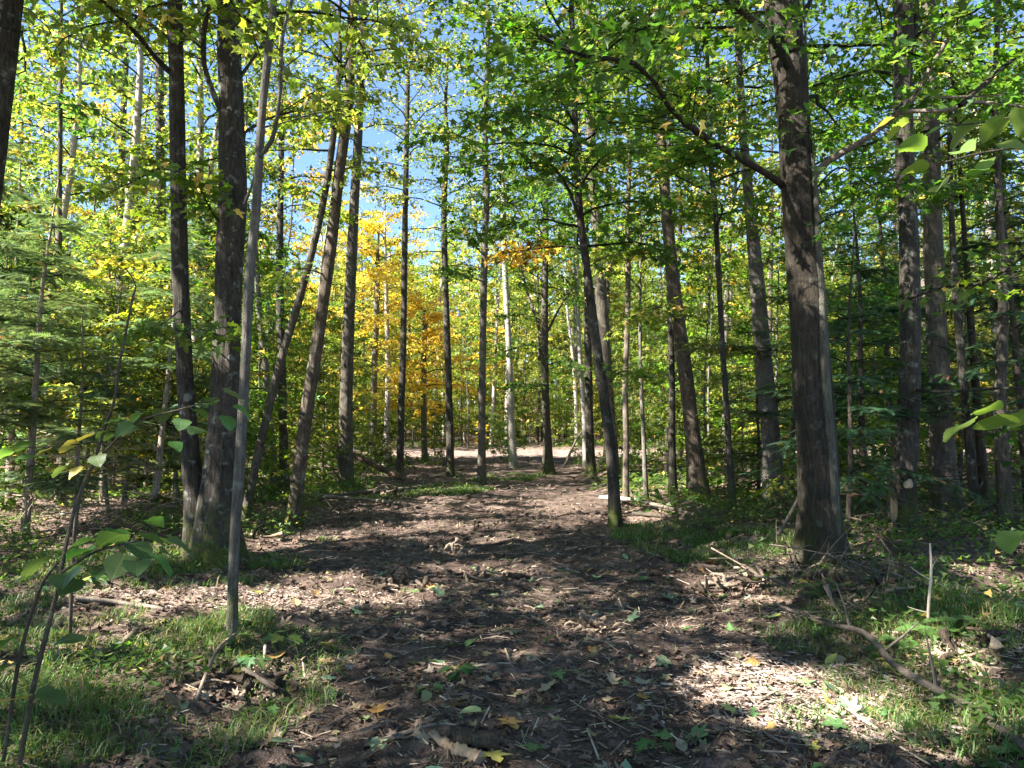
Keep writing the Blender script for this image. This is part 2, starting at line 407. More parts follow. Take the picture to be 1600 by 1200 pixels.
def limb_points(rng, p0, az, el, L, sag=.35, n=6, wob=.11):
    p = np.array(p0, float); out = [p.copy()]
    for i in range(n):
        e = el - sag * (i / n) * 1.4; a = az + rng.normal(0, wob * 2)
        d = np.array([math.cos(a) * math.cos(e), math.sin(a) * math.cos(e), math.sin(e)])
        p = p + d * L / n + rng.normal(0, wob * L / n, 3); out.append(p.copy()); az = a
    return np.array(out)

def twig_leaves(rng, mb, limb, L, n_twigs, per_twig, size, T, flat, bark_i, leaf_i, r_limb, keep=None, sides=4, tw_len=.42, start=.2, twig_r=.004):
    """Side twigs along a limb and the leaves on them."""
    az_n = len(limb)
    if r_limb > 0 and (keep is None or keep(limb).mean() > .6): tube(mb, limb, np.linspace(r_limb, max(.004, r_limb * .25), az_n), sides, bark_i)
    PP, DD = [], []
    for k in range(n_twigs):
        s = start + (1 - start) * (k + rng.random()) / n_twigs
        f = s * (az_n - 1); a = min(int(f), az_n - 2); p = limb[a] + (limb[a + 1] - limb[a]) * (f - a)
        ax = nrm(limb[a + 1] - limb[a]); side = nrm(np.cross(ax, [0, 0, 1])) * (1 if k % 2 else -1)
        d = nrm(ax * (.45 + .5 * rng.random()) + side * (.7 + .3 * rng.random()) + np.array([0, 0, rng.normal(.0, .22)]))
        tl = L * tw_len * (1.1 - .75 * s) * (.6 + .8 * rng.random()) + .08
        q = p + d * tl + np.array([0, 0, -.10 * tl]); mid = (p + q) / 2 + rng.normal(0, .05 * tl, 3) + np.array([0, 0, .05 * tl])
        if keep is None or keep(mid[None])[0]: tube(mb, [p, mid, q], [twig_r * 1.6, twig_r, twig_r * .5], 3, bark_i)
        u = (rng.random(per_twig) ** .75)[:, None]
        pts = p * (1 - u) ** 2 + 2 * mid * u * (1 - u) + q * u * u
        PP.append(pts + rng.normal(0, 1, (per_twig, 3)) * np.array([.10, .10, .055]) * (.5 + tl * .9))
        sd = rng.normal(0, 1, (per_twig, 3)) * np.array([.8, .8, .25]); DD.append(d[None] * .7 + sd + np.array([0, 0, -.28]))
    P = np.concatenate(PP); D = np.concatenate(DD)
    if keep is not None:
        k = keep(P); P, D = P[k], D[k]
    n = len(P)
    Nn = np.array([0, 0, 1.0]) + rng.normal(0, flat, (n, 3))
    leaves(mb, T, P, D, Nn, size * (.38 + .95 * rng.random(n)), leaf_i, rng.normal(.2, .15, n), rng.normal(.2, .2, n))

def crown_mesh(rng, axis_pts, axis_r, h0, n_limbs, length, per_limb, per_twig, size, T, el=(.15, .75), flat=.45, bark=M_TWIG, keep=None, top_short=.45, low_short=.55, sag=.45):
    """Foliage with its own twigs, along a trunk axis from height h0 up."""
    z = axis_pts[:, 2] - axis_pts[0, 2]; top = z[-1]; mb = MB(); az = rng.random() * 6.28
    for k in range(n_limbs):
        t = (k + .6 * rng.random()) / n_limbs; h = h0 + (top - h0) * t
        i0 = min(np.searchsorted(z, h), len(z) - 1); p0 = axis_pts[i0]
        az += 2.4 + rng.normal(0, .5)
        prof = (low_short + (1 - low_short) * min(1, t / .3)) * (1 - (1 - top_short) * max(0, (t - .4) / .6))
        L = length * prof * (.7 + .6 * rng.random()); e = el[0] + (el[1] - el[0]) * t + rng.normal(0, .12)
        lp = limb_points(rng, p0, az, e, L, sag)
        twig_leaves(rng, mb, lp, L, per_limb, per_twig, size, T, flat, 1, 0, min(axis_r[i0] * .5, .012 + L * .007), keep)
    return mb.mesh('crown', [M_LEAF, bark])

def fir_parts(rng, h, spread, n_whorl, dead_to, droop=.25, spray=.30, live=1.0, dead_density=1.0, r=None):
    """Needle foliage mesh, dead twig mesh and trunk axis of a young fir."""
    ax = np.array([[0, 0, -.15], [rng.normal(0, .02), rng.normal(0, .02), h * .33], [rng.normal(0, .05), rng.normal(0, .05), h * .66], [rng.normal(0, .06), rng.normal(0, .06), h]])
    axq = catmull(ax, 30); mb = MB(); db = MB()
    P, D, N = [], [], []
    for w in range(n_whorl):
        z = .15 + (h - .25) * (w + .5 * rng.random()) / n_whorl
        f = 1 - z / h; L0 = spread * (f ** .8) + .18; i0 = min(int(z / h * 29), 29)
        dead = z < dead_to
        for b in range(int(rng.integers(3, 6))):
            a = rng.random() * 6.28; L = L0 * (.6 + .6 * rng.random())
            lp = limb_points(rng, axq[i0], a, .25 * (1 - f) + rng.normal(-.02, .1), L, droop, 5, .05)
            if dead:
                if rng.random() > dead_density: continue
                L *= .8; tube(db, lp, np.linspace(.010, .003, 6), 3)
                for q in range(10):
                    s = .2 + .8 * rng.random(); k = min(int(s * 5), 4); p = lp[k] + (lp[k + 1] - lp[k]) * (s * 5 - k)
                    d = nrm(nrm(lp[k + 1] - lp[k]) * .6 + rng.normal(0, .5, 3)); e_ = p + d * L * .3 * rng.random()
                    tube(db, [p, (p + e_) / 2 + rng.normal(0, .02, 3), e_], [.0045, .003, .0015], 3)
                continue
            tube(mb, lp, np.linspace(.010, .003, 6), 3, 1)
            m = max(4, int(L / .085))
            for q in range(m):
                if rng.random() > live: continue
                s = .12 + .88 * (q + rng.random()) / m; k = min(int(s * 5), 4); p = lp[k] + (lp[k + 1] - lp[k]) * (s * 5 - k)
                axd = nrm(lp[k + 1] - lp[k]); sd = nrm(np.cross(axd, [0, 0, 1])) * (1 if q % 2 else -1)
                d = nrm(axd * .75 + sd * (.75 if q < m - 1 else 0) + np.array([0, 0, rng.normal(-.06, .1)]))
                ls = L * .34 * (1.15 - s) + .10; ns = max(1, int(ls / (spray * .55)))
                for c in range(ns):
                    pc = p + d * ls * c / ns
                    P.append(pc); D.append(d + rng.normal(0, .12, 3)); N.append(np.array([0, 0, 1]) + rng.normal(0, .22, 3))
                    for sg in (-1, 1):
                        P.append(pc + d * spray * .25); D.append(d * .7 + sg * np.cross(d, [0, 0, 1]) * .75 + rng.normal(0, .12, 3)); N.append(np.array([0, 0, 1]) + rng.normal(0, .25, 3))
    if P:
        P, D, N = map(np.array, (P, D, N)); n = len(P)
        leaves(mb, SPRAY, P, D, N, spray * (.55 + .6 * rng.random(n)), 0, .1, .15)
    return mb, db, axq

SHORT = {1: 'the corner trunk', 2: 'the left twin stem', 3: 'the right twin stem', 4: 'the thin grey stem', 6: 'the leaning brown trunk', 7: 'the straight slender trunk', 8: 'the dark slim pole', 9: 'the leafy footed trunk', 10: 'the wavy slim trunk', 12: 'the sunlit bend trunk', 13: 'the dark curving trunk', 16: 'the broad sunlit trunk', 17: 'the slender dark trunk', 18: 'the grey smooth trunk', 19: 'the big dark maple', 21: 'the scarred trunk', 22: 'the thick pale grey trunk', 24: 'the rightmost grey trunk', 27: 'the trunk by the firs', 28: 'the grey trunk among firs'}
ANCHOR = []; CROWD = []
HERO = []                                            # ground places of the traced trees, kept clear by the rest
TREES = 0
def make_root(name, loc, label, cat, group=None):
    o = bpy.data.objects.new(name, None); COL.objects.link(o); o.location = loc; o.empty_display_size = .2
    return tag(o, label, cat, group)

GREEN = (.075, .155, .022, .02); MIDGREEN = (.11, .18, .028, .05); YGREEN = (.165, .23, .04, .05); YELLOW = (.40, .33, .04, .25); OLIVE = (.14, .18, .045, .05)

def traced_tree(name, label, px, height, mat, seed, sides=14, tint=(1, 1, 1, 1), crown=None, color=GREEN, limbs=(), flare=.75, ridge=.06, group=None, base_Y=None, cat='tree', Tm=STAR, step=.18, lean_y=0.0, furrow=0.0):
    """A tree whose trunk follows the photograph: px = (u, v, width) from the base up; it stands at the base's place."""
    rng = np.random.default_rng(seed)
    b = ground_at(px[0][0], px[0][1])
    if base_Y is not None: b = at(px[0][0], px[0][1], base_Y); b[2] = H(b[0], b[1])
    Y = b[1]; HERO.append((b[0], b[1]))
    if seed in SHORT: ANCHOR.append((px[0][0], SHORT[seed]))
    P = [at(u, v, Y) for u, v, w in px]; r = [w / 2 * depth(v, Y) / FPX for u, v, w in px]
    P[0] = b - np.array([0, 0, .25])
    z0 = b[2]
    if P[-1][2] - z0 < height:                       # go on above the picture
        d = nrm(P[-1] - P[-3 if len(P) > 2 else -2]); d = nrm(d * .6 + np.array([0, 0, .6])); need = height - (P[-1][2] - z0); r1 = r[-1]
        for k in (.33, .67, 1.0):
            P.append(P[-1] + d * need * .34 / max(d[2], .5) + rng.normal(0, .02 * need, 3) * np.array([1, 1, 0])); r.append(r1 * (1 - .8 * k))
    P = np.array(P)
    P[:, 1] += lean_y * (P[:, 2] - z0)
    root = make_root(name, b, label, cat, group)
    mb, pts, rad = trunk_mesh(P - b, r, sides, mat, seed, flare, ridge, step=step, furrow=furrow)
    link('trunk', mb.mesh('trunk', [mat], True), root, color=tint)
    keep = lambda Q: ~in_fleck(Q + b) & ~in_lens(Q + b)
    for lm in limbs:
        lp = np.array([at(u, v, Y + dy) for u, v, dy in lm['p']]) - b
        q = catmull(lp, 14); w0, w1 = lm['w']; s_ = depth(lm['p'][0][1], Y) / FPX / 2
        m2 = MB(); tube(m2, q, np.linspace(w0 * s_, w1 * s_, 14) * (1 + .12 * rng.normal(0, 1, 14)), 7, 0)
        L = np.linalg.norm(np.diff(q, axis=0), axis=1).sum()
        lo = link('limb', m2.mesh('limb', [lm.get('mat', mat)], True), root, color=lm.get('tint', tint))
        if lm.get('n'):
            m3 = MB(); twig_leaves(rng, m3, q, min(L, 3.5), lm['n'], lm.get('k', 10), lm.get('size', .10), lm.get('T', MAPLE_MID), .4, 1, 0, 0, keep, start=lm.get('start', .3))
            link('foliage', m3.mesh('foliage', [M_LEAF, M_TWIG]), lo, color=lm.get('color', color))
    if crown:
        if Y > 22 and Tm is STAR: Tm = KITE
        me = crown_mesh(rng, pts, rad, T=Tm, keep=keep, **crown)
        link('crown', me, root, color=color)
    return root

def in_lens(P):
    """Keeps leaves from hanging right in front of the lens."""
    return (np.hypot(P[:, 0], P[:, 1]) < 3.2) & (P[:, 2] < 4.5)

CR = dict(h0=5.5, n_limbs=26, length=3.0, per_limb=10, per_twig=20, size=.112)
def C(**k): return {**CR, **k}

# --- the near trees
traced_tree('maple_tree', 'stout dark trunk crossing the upper left corner of the view', [(-95, 880, 60), (-70, 600, 46), (-38, 400, 42), (-8, 200, 40), (8, 60, 40), (14, 0, 40)], 17, M_BARKD, 1, 56, crown=C(h0=6.5, length=4.2, n_limbs=30, per_limb=12), color=YGREEN, furrow=.05, step=.07)
b_limbs = [dict(p=[(268, 115, 0), (245, 92, -.2), (215, 55, -.5), (185, 25, -.8), (150, -10, -1.1)], w=(9, 5), n=16, k=9, color=YGREEN, size=.11),
           dict(p=[(270, 65, 0), (240, 42, .2), (205, 22, .5), (150, 10, 1.0)], w=(7, 3), n=12, k=9, color=YGREEN, size=.11),
           dict(p=[(284, 65, 0), (305, 40, -.3), (330, 10, -.6)], w=(6, 3), n=8, k=9, color=YGREEN, size=.11),
           dict(p=[(281, 250, 0), (250, 262, -.4), (205, 285, -.8), (160, 300, -1.2)], w=(3.5, 1.5), n=16, k=10, color=YGREEN, size=.10),
           dict(p=[(288, 520, 0), (315, 515, -.5), (345, 525, -.9)], w=(3, 1.2), n=11, k=7, color=MIDGREEN, size=.13, T=MAPLE, start=.1),
           dict(p=[(285, 480, 0), (255, 505, -.5), (215, 520, -.9)], w=(3, 1.2), n=12, k=7, tint=(.44, .42, .38, 1), color=MIDGREEN, size=.13, T=MAPLE)]
traced_tree('maple_tree', 'slimmer left stem of the twin trunk with limbs reaching up left', [(312, 868, 46), (306, 800, 34), (300, 740, 29), (293, 650, 26), (288, 560, 25), (282, 430, 25), (279, 300, 23), (276, 120, 22), (273, 0, 22)], 16, M_BARKD, 2, 56, crown=C(h0=6.8, n_limbs=24), color=YGREEN, limbs=b_limbs, step=.07, furrow=.05, Tm=MAPLE_MID)
c_limbs = [dict(p=[(350, 180, 0), (335, 150, -.15), (320, 105, -.3), (318, 60, -.5), (325, 18, -.7), (345, -20, -.9)], w=(10, 6), n=10, k=8, color=YGREEN),
           dict(p=[(319, 80, -.35), (300, 62, -.6), (270, 40, -.9), (235, 10, -1.2)], w=(4, 2), n=10, k=9, color=YGREEN),
           dict(p=[(377, 118, 0), (400, 85, .3), (425, 50, .7), (460, 25, 1.2)], w=(6, 2.5), n=14, k=9, color=YGREEN),
           dict(p=[(378, 210, 0), (420, 185, .5), (470, 172, 1.0), (530, 160, 1.6)], w=(5, 2), n=18, k=9, color=YGREEN),
           dict(p=[(345, 350, 0), (325, 320, -.5), (305, 270, -.9)], w=(3, 1.5), n=12, k=9, tint=(.50, .48, .44, 1), color=MIDGREEN, T=MAPLE, size=.12)]
traced_tree('maple_tree', 'thick dark right stem of the twin trunk at the trail edge', [(338, 872, 86), (342, 790, 62), (347, 700, 48), (352, 600, 42), (355, 500, 40), (359, 400, 39), (364, 290, 41), (362, 150, 36), (361, 0, 37)], 18, M_BARKD, 3, 72, crown=C(h0=7, n_limbs=28), color=YGREEN, limbs=c_limbs, flare=.35, ridge=.09, step=.07, furrow=.05, Tm=MAPLE_MID)
d_limbs = [dict(p=[(400, 250, 0), (425, 218, -.1), (437, 150, -.2), (441, 60, -.25), (462, -20, -.3)], w=(7, 5), n=8, k=9, color=YGREEN, size=.09),
           dict(p=[(407, 200, 0), (450, 190, .2), (500, 175, .3), (560, 178, .5)], w=(2.5, 1.2), n=14, k=8, tint=(.44, .42, .38, 1), color=YGREEN, size=.09),
           dict(p=[(381, 320, 0), (395, 285, .1), (405, 240, .2)], w=(6, 3))]
traced_tree('young_maple', 'thin smooth grey young stem in front of the twin trunk', [(363, 992, 17), (366, 860, 15), (375, 720, 16), (384, 560, 15.5), (390, 430, 15), (400, 330, 14), (410, 170, 12.5), (427, 0, 12)], 8, M_SMOOTH, 4, 14, crown=C(h0=4.6, n_limbs=18, length=1.8, per_limb=7, per_twig=9, size=.10), color=YGREEN, limbs=d_limbs, flare=.25, tint=(.8, .8, .78, 1), Tm=MAPLE_MID)
traced_tree('maple_tree', 'thin dark trunk leaning right, its base beside the twin trunk', [(379, 812, 13), (398, 735, 13), (416, 655, 13), (440, 560, 12.5), (470, 460, 12), (500, 340, 11), (520, 220, 10), (530, 100, 8)], 11, M_BARK, 5, 12, crown=C(h0=5.5, n_limbs=16, length=2.0), color=YGREEN)
f_limbs = [dict(p=[(510, 430, 0), (470, 420, -.5), (430, 440, -1.0)], w=(3, 1.3), n=13, k=9, color=YGREEN, size=.11)]
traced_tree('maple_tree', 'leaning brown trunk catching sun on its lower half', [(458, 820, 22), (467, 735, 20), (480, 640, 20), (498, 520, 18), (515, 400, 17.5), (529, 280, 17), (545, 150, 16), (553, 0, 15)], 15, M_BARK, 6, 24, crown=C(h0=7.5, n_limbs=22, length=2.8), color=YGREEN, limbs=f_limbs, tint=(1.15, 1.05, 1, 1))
traced_tree('maple_tree', 'straight slender trunk left of the yellow maple', [(540, 762, 24), (541, 620, 20), (546, 480, 18), (553, 330, 15), (560, 200, 14), (566, 60, 12), (568, 0, 12)], 18, M_BARK, 7, 14, crown=C(h0=10, n_limbs=24, length=2.6), color=YGREEN)
traced_tree('maple_tree', 'dark slim pole trunk in front of the yellow maple', [(624, 748, 12), (627, 640, 10.5), (630, 550, 10), (632, 400, 9.5), (635, 240, 8), (637, 120, 7)], 16, M_BARKD, 8, 10, crown=C(h0=10, n_limbs=20, length=2.4, per_limb=9, per_twig=12), color=OLIVE)
traced_tree('maple_tree', 'slim trunk right of the yellow maple, leafy at its foot', [(704, 742, 13), (701, 600, 11), (696, 450, 10), (694, 330, 9), (698, 220, 8)], 17, M_BARKD, 9, 10, crown=C(h0=7.5, n_limbs=30, length=2.4, per_limb=10, per_twig=14), color=MIDGREEN)
k_limbs = [dict(p=[(757, 400, 0), (730, 370, -1), (715, 330, -1.6)], w=(3, 1.2), n=16, k=12, color=GREEN, size=.16), dict(p=[(756, 440, 0), (725, 430, -1), (700, 420, -2)], w=(3, 1), n=16, k=12, color=GREEN, size=.15),
           dict(p=[(760, 330, 0), (790, 300, -1), (830, 290, -2)], w=(3, 1.2), n=20, k=12, color=GREEN, size=.15), dict(p=[(758, 240, 0), (720, 215, 1), (680, 200, 2)], w=(3, 1.2), n=18, k=12, color=OLIVE, size=.15)]
traced_tree('maple_tree', 'wavy slim trunk standing at the left trail side by the bend', [(753, 757, 14), (753, 660, 11.5), (754, 560, 11), (757, 400, 10.5), (761, 295, 9.5), (758, 250, 9), (760, 150, 8), (763, 0, 6)], 16, M_SMOOTH, 10, 12, crown=C(h0=9, n_limbs=30, length=2.6, per_limb=10), color=MIDGREEN, limbs=k_limbs, tint=(.75, .72, .7, 1))
traced_tree('birch_tree', 'pale birch trunk just left of the lit trunk at the trail bend', [(803, 730, 14), (800, 680, 10), (797, 600, 10), (795, 540, 9.5), (790, 440, 9), (786, 300, 8)], 17, M_BIRCH, 11, 10, crown=C(h0=9, n_limbs=20, length=2.4), color=OLIVE)
m_limbs = [dict(p=[(852, 545, 0), (838, 500, .5), (822, 450, 1), (812, 400, 1.4)], w=(5, 3), n=12, k=10, color=GREEN, size=.16), dict(p=[(852, 560, 0), (835, 540, -.6), (800, 545, -1.4), (770, 560, -2.2)], w=(4, 1.5), n=20, k=9, color=GREEN, size=.16),
           dict(p=[(855, 520, 0), (875, 480, .4), (900, 440, .8), (905, 400, 1)], w=(4, 2), n=12, k=10, color=GREEN, size=.16), dict(p=[(855, 570, 0), (880, 565, -1), (905, 575, -2)], w=(3, 1), n=16, k=10, color=GREEN, size=.16),
           dict(p=[(853, 600, 0), (830, 605, -1), (800, 600, -2)], w=(3, 1), n=18, k=10, color=GREEN, size=.16)]
traced_tree('maple_tree', 'trunk with sunlit foot standing where the trail bends', [(857, 741, 22), (855, 690, 14), (852, 600, 12), (851, 500, 11), (852, 410, 10), (853, 300, 9), (855, 150, 7)], 18, M_BARK, 12, 12, crown=C(h0=6.2, n_limbs=40, length=3.4, per_limb=12), color=GREEN, limbs=m_limbs)
n_limbs = [dict(p=[(905, 340, 0), (890, 300, -.4), (872, 270, -.8), (845, 240, -1.4)], w=(6, 2.5), n=16, k=11, color=GREEN, size=.13), dict(p=[(897, 140, 0), (880, 120, -.4), (850, 150, -1)], w=(5, 2), n=18, k=15, color=GREEN, size=.112),
           dict(p=[(903, 300, 0), (920, 270, -.5), (950, 240, -1.2), (990, 225, -2)], w=(5, 2), n=24, k=15, color=GREEN, size=.112), dict(p=[(900, 210, 0), (870, 190, -.8), (820, 175, -1.6), (770, 180, -2.4)], w=(4, 1.5), n=28, k=15, color=GREEN, size=.112),
           dict(p=[(910, 390, 0), (880, 385, .5), (830, 390, 1), (790, 400, 1.5)], w=(4, 1.5), n=20, k=11, color=(.20, .12, .02, .5), size=.13), dict(p=[(915, 420, 0), (950, 400, .5), (1000, 395, 1)], w=(3, 1.2), n=18, k=11, color=YGREEN, size=.13),
           dict(p=[(897, 100, 0), (940, 60, -.5), (1000, 40, -1.2)], w=(5, 2), n=28, k=15, color=GREEN, size=.112), dict(p=[(896, 80, 0), (850, 50, .5), (790, 40, 1)], w=(5, 2), n=28, k=15, color=GREEN, size=.112),
           dict(p=[(940, 600, 0), (975, 580, -.6), (1010, 590, -1.2)], w=(2.5, 1), n=14, k=10, color=YGREEN, size=.12)]
traced_tree('maple_tree', 'dark curving trunk leaning left at the right trail edge', [(963, 824, 19), (956, 720, 16.5), (945, 630, 16), (932, 540, 15), (918, 430, 13), (906, 330, 11), (900, 230, 9.5), (895, 60, 8.5), (893, 0, 8)], 13, M_BARKD, 13, 24, crown=C(h0=5.0, n_limbs=34, length=3.0, size=.13), color=GREEN, limbs=n_limbs, Tm=MAPLE_MID)
traced_tree('maple_tree', 'brown trunk rising close behind the dark curving one', [(962, 760, 18), (957, 690, 16), (950, 610, 17), (941, 480, 18), (935, 380, 18), (926, 270, 15), (921, 130, 12), (920, 0, 10)], 18, M_BARK, 14, 14, crown=C(h0=7, n_limbs=40, length=3.6, per_limb=12), color=GREEN)
traced_tree('maple_tree', 'thin light barked trunk right of the dark curving one', [(978, 788, 11), (978, 680, 9.5), (977, 600, 9), (981, 480, 8.5), (981, 340, 8), (985, 200, 6)], 12, M_SMOOTH, 15, 10, crown=C(h0=5.5, n_limbs=22, length=2.2, per_limb=9), color=YGREEN, tint=(1.05, .95, .85, 1))
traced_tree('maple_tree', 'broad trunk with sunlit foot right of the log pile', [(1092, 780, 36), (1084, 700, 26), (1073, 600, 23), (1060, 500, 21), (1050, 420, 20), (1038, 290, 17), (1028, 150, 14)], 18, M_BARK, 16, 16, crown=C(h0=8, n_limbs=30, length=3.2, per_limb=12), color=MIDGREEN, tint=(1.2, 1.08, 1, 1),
            limbs=[dict(p=[(1060, 500, 0), (1030, 480, -.8), (1000, 500, -1.6)], w=(4, 1.5), n=20, k=11, color=YGREEN, size=.14), dict(p=[(1066, 560, 0), (1100, 540, -.8), (1140, 545, -1.6)], w=(4, 1.5), n=20, k=11, color=OLIVE, size=.14)])
traced_tree('maple_tree', 'slender dark trunk midway between the two broad ones', [(1146, 797, 12), (1138, 680, 9.5), (1130, 560, 9), (1123, 430, 8.5), (1117, 320, 8.5), (1110, 240, 8), (1103, 0, 6)], 13, M_BARKD, 17, 10, crown=C(h0=5, n_limbs=26, length=2.6), color=MIDGREEN)
traced_tree('aspen_tree', 'grey smooth trunk with dark foot behind the big leafy maple', [(1212, 785, 36), (1204, 680, 29), (1192, 560, 26), (1182, 430, 22), (1172, 330, 17), (1163, 230, 14), (1155, 100, 11)], 18, M_SMOOTH, 18, 16, crown=C(h0=8, n_limbs=28, length=3.0), color=MIDGREEN, tint=(.85, .85, .85, 1))
t_limbs = [dict(p=[(1225, 290, 0), (1195, 270, -.2), (1165, 252, -.4), (1120, 226, -.8), (1080, 200, -1.1), (1045, 168, -1.4), (1020, 125, -1.6), (990, 98, -1.8), (940, 90, -2.0), (895, 83, -2.3), (845, 55, -2.6)], w=(12, 3), n=44, k=14, color=GREEN, size=.098, T=MAPLE_MID, start=.25),
           dict(p=[(1228, 72, 0), (1195, 48, -.2), (1165, 22, -.4), (1120, -15, -.7), (1040, -50, -1.1)], w=(15, 6), n=22, k=14, color=GREEN, size=.098, T=MAPLE_MID),
           dict(p=[(1238, 40, 0), (1258, 20, .1), (1272, -15, .2)], w=(10, 7)),
           dict(p=[(1262, 290, 0), (1282, 262, -.1), (1310, 242, -.2), (1340, 225, -.35), (1372, 203, -.5), (1402, 178, -.7), (1430, 150, -.8), (1450, 112, -.9), (1475, 72, -1), (1500, 30, -1.1)], w=(12, 4.5), n=14, k=9, color=GREEN, size=.115, T=MAPLE, start=.5, mat=M_SMOOTH, tint=(1.3, 1.2, 1.1, 1)),  # paler bark on this and the next two limbs paints them sunlit
           dict(p=[(1405, 176, -.7), (1440, 173, -.8), (1480, 172, -.9), (1520, 160, -1), (1560, 163, -1.1), (1620, 168, -1.3)], w=(7, 4), n=7, k=8, color=GREEN, size=.11, T=MAPLE, mat=M_SMOOTH, tint=(1.5, 1.4, 1.3, 1)),
           dict(p=[(1432, 152, -.8), (1480, 152, -.6), (1540, 150, -.4), (1610, 145, -.2)], w=(5, 2.5), n=7, k=8, color=GREEN, size=.11, T=MAPLE, mat=M_SMOOTH, tint=(1.5, 1.4, 1.3, 1)),
           dict(p=[(1500, 165, -1), (1540, 130, -.9), (1580, 95, -.8), (1620, 70, -.7)], w=(7, 5), n=10, k=9, color=GREEN, size=.115, T=MAPLE),
           dict(p=[(1232, 240, 0), (1180, 235, .3), (1110, 232, .6), (1050, 236, 1.0)], w=(3, 1.5), n=24, k=10, color=GREEN, size=.12),
           dict(p=[(1262, 310, 0), (1310, 262, .4), (1350, 285, .8), (1390, 310, 1.2)], w=(4, 2), n=18, k=10, color=GREEN, size=.12)]
traced_tree('maple_tree', 'big dark maple with spreading limbs right of the trail, moss at its foot', [(1284, 884, 92), (1281, 800, 64), (1276, 700, 59), (1269, 600, 57), (1263, 500, 54), (1256, 400, 53), (1248, 300, 52), (1240, 200, 47), (1232, 100, 49), (1219, 0, 51)], 19, M_BARK, 19, 72, crown=C(h0=5.0, n_limbs=46, length=4.4, per_limb=12, size=.11), color=GREEN, limbs=t_limbs, flare=.4, ridge=.08, step=.07, tint=(.44, .42, .38, 1), furrow=.05, Tm=MAPLE_MID)
traced_tree('young_maple', 'slim greenish stem rising right in front of the big dark maple', [(1308, 886, 20), (1303, 800, 18), (1297, 700, 16.5), (1290, 600, 16), (1284, 480, 14), (1279, 400, 12), (1274, 300, 8)], 6.5, M_SMOOTH, 20, 12, flare=.2, tint=(.6, .62, .55, 1), crown=C(h0=3.6, n_limbs=10, length=1.0, per_limb=5, per_twig=7, size=.10), color=GREEN)
u_limbs = [dict(p=[(1415, 100, 0), (1428, 60, .2), (1432, 0, .3)], w=(10, 8)), dict(p=[(1412, 470, 0), (1470, 450, -.8), (1540, 440, -1.6), (1600, 400, -2.2)], w=(5, 3), n=16, k=10, color=MIDGREEN, size=.12),
           dict(p=[(1425, 610, 0), (1480, 612, -1), (1540, 608, -1.6), (1620, 605, -2.4)], w=(6, 3)), dict(p=[(1420, 330, 0), (1450, 300, .4), (1500, 290, .9)], w=(4, 2), n=20, k=10, color=GREEN, size=.12),
           dict(p=[(1412, 230, 0), (1370, 190, .5), (1330, 130, 1)], w=(4, 2), n=24, k=10, color=GREEN, size=.12), dict(p=[(1412, 150, 0), (1460, 90, .5), (1520, 20, 1)], w=(6, 3), n=26, k=10, color=GREEN, size=.12)]
traced_tree('maple_tree', 'dark rough trunk with pale scarred foot right of the big maple', [(1408, 838, 44), (1411, 760, 37), (1416, 690, 34), (1422, 560, 30), (1421, 400, 28), (1416, 290, 28), (1411, 150, 27), (1410, 0, 27)], 18, M_BARKD, 21, 56, crown=C(h0=5.5, n_limbs=36, length=3.8), tint=(.8, .8, .8, 1), color=GREEN, limbs=u_limbs, step=.07, furrow=.05)
traced_tree('maple_tree', 'thick pale grey trunk behind the one with a scarred foot', [(1482, 800, 42), (1473, 700, 35), (1466, 560, 31), (1460, 420, 29), (1457, 300, 25), (1454, 120, 22), (1450, 0, 20)], 18, M_SMOOTH, 22, 24, crown=C(h0=5.5, n_limbs=36, length=3.2), color=GREEN, tint=(.8, .77, .75, 1))
traced_tree('maple_tree', 'slim dark trunk right of the thick pale grey one', [(1528, 815, 15), (1515, 700, 13), (1502, 560, 12), (1491, 420, 10), (1485, 280, 8)], 13, M_BARKD, 23, 10, crown=C(h0=5.5, n_limbs=24, length=2.5), color=MIDGREEN)
traced_tree('maple_tree', 'grey trunk with sun flecks nearest the right edge of view', [(1572, 825, 24), (1566, 720, 20), (1562, 640, 18), (1567, 480, 14), (1560, 300, 11), (1555, 150, 9)], 15, M_BARK, 24, 12, crown=C(h0=5.5, n_limbs=24, length=2.6), color=GREEN)
traced_tree('maple_tree', 'dark trunk behind the leaning ones, mossy at its foot', [(445, 772, 17), (443, 680, 14), (440, 560, 13), (437, 440, 12), (438, 330, 10), (440, 220, 9)], 15, M_BARKD, 25, 12, crown=C(h0=7.5, n_limbs=22, length=2.4), color=YGREEN)
traced_tree('maple_tree', 'short leaning trunk behind the twin trunk with pale bark', [(432, 762, 13), (424, 680, 11), (415, 580, 11), (405, 490, 10), (398, 380, 8)], 13, M_SMOOTH, 26, 10, crown=C(h0=7, n_limbs=18, length=2.2), color=YGREEN)
traced_tree('maple_tree', 'trunk seen just left of the twin trunk with its foot in firs', [(262, 745, 17), (258, 600, 16), (254, 420, 15), (251, 250, 14), (249, 80, 12)], 18, M_BARK, 27, 12, crown=C(h0=9, n_limbs=24, length=2.8), color=YGREEN)
traced_tree('maple_tree', 'straight grey trunk standing among the firs on the left', [(192, 740, 13), (190, 600, 11.5), (188, 420, 10.5), (190, 250, 10), (196, 100, 9)], 18, M_BARK, 28, 10, crown=C(h0=9, n_limbs=24, length=2.8), color=YGREEN)
traced_tree('birch_tree', 'white birch trunk beneath the yellow maple leaves', [(603, 728, 10), (604, 680, 9), (606, 620, 9), (606, 560, 8), (604, 480, 6)], 13, M_BIRCH, 29, 10, crown=C(h0=6.5, n_limbs=18, length=2.2), color=YELLOW)
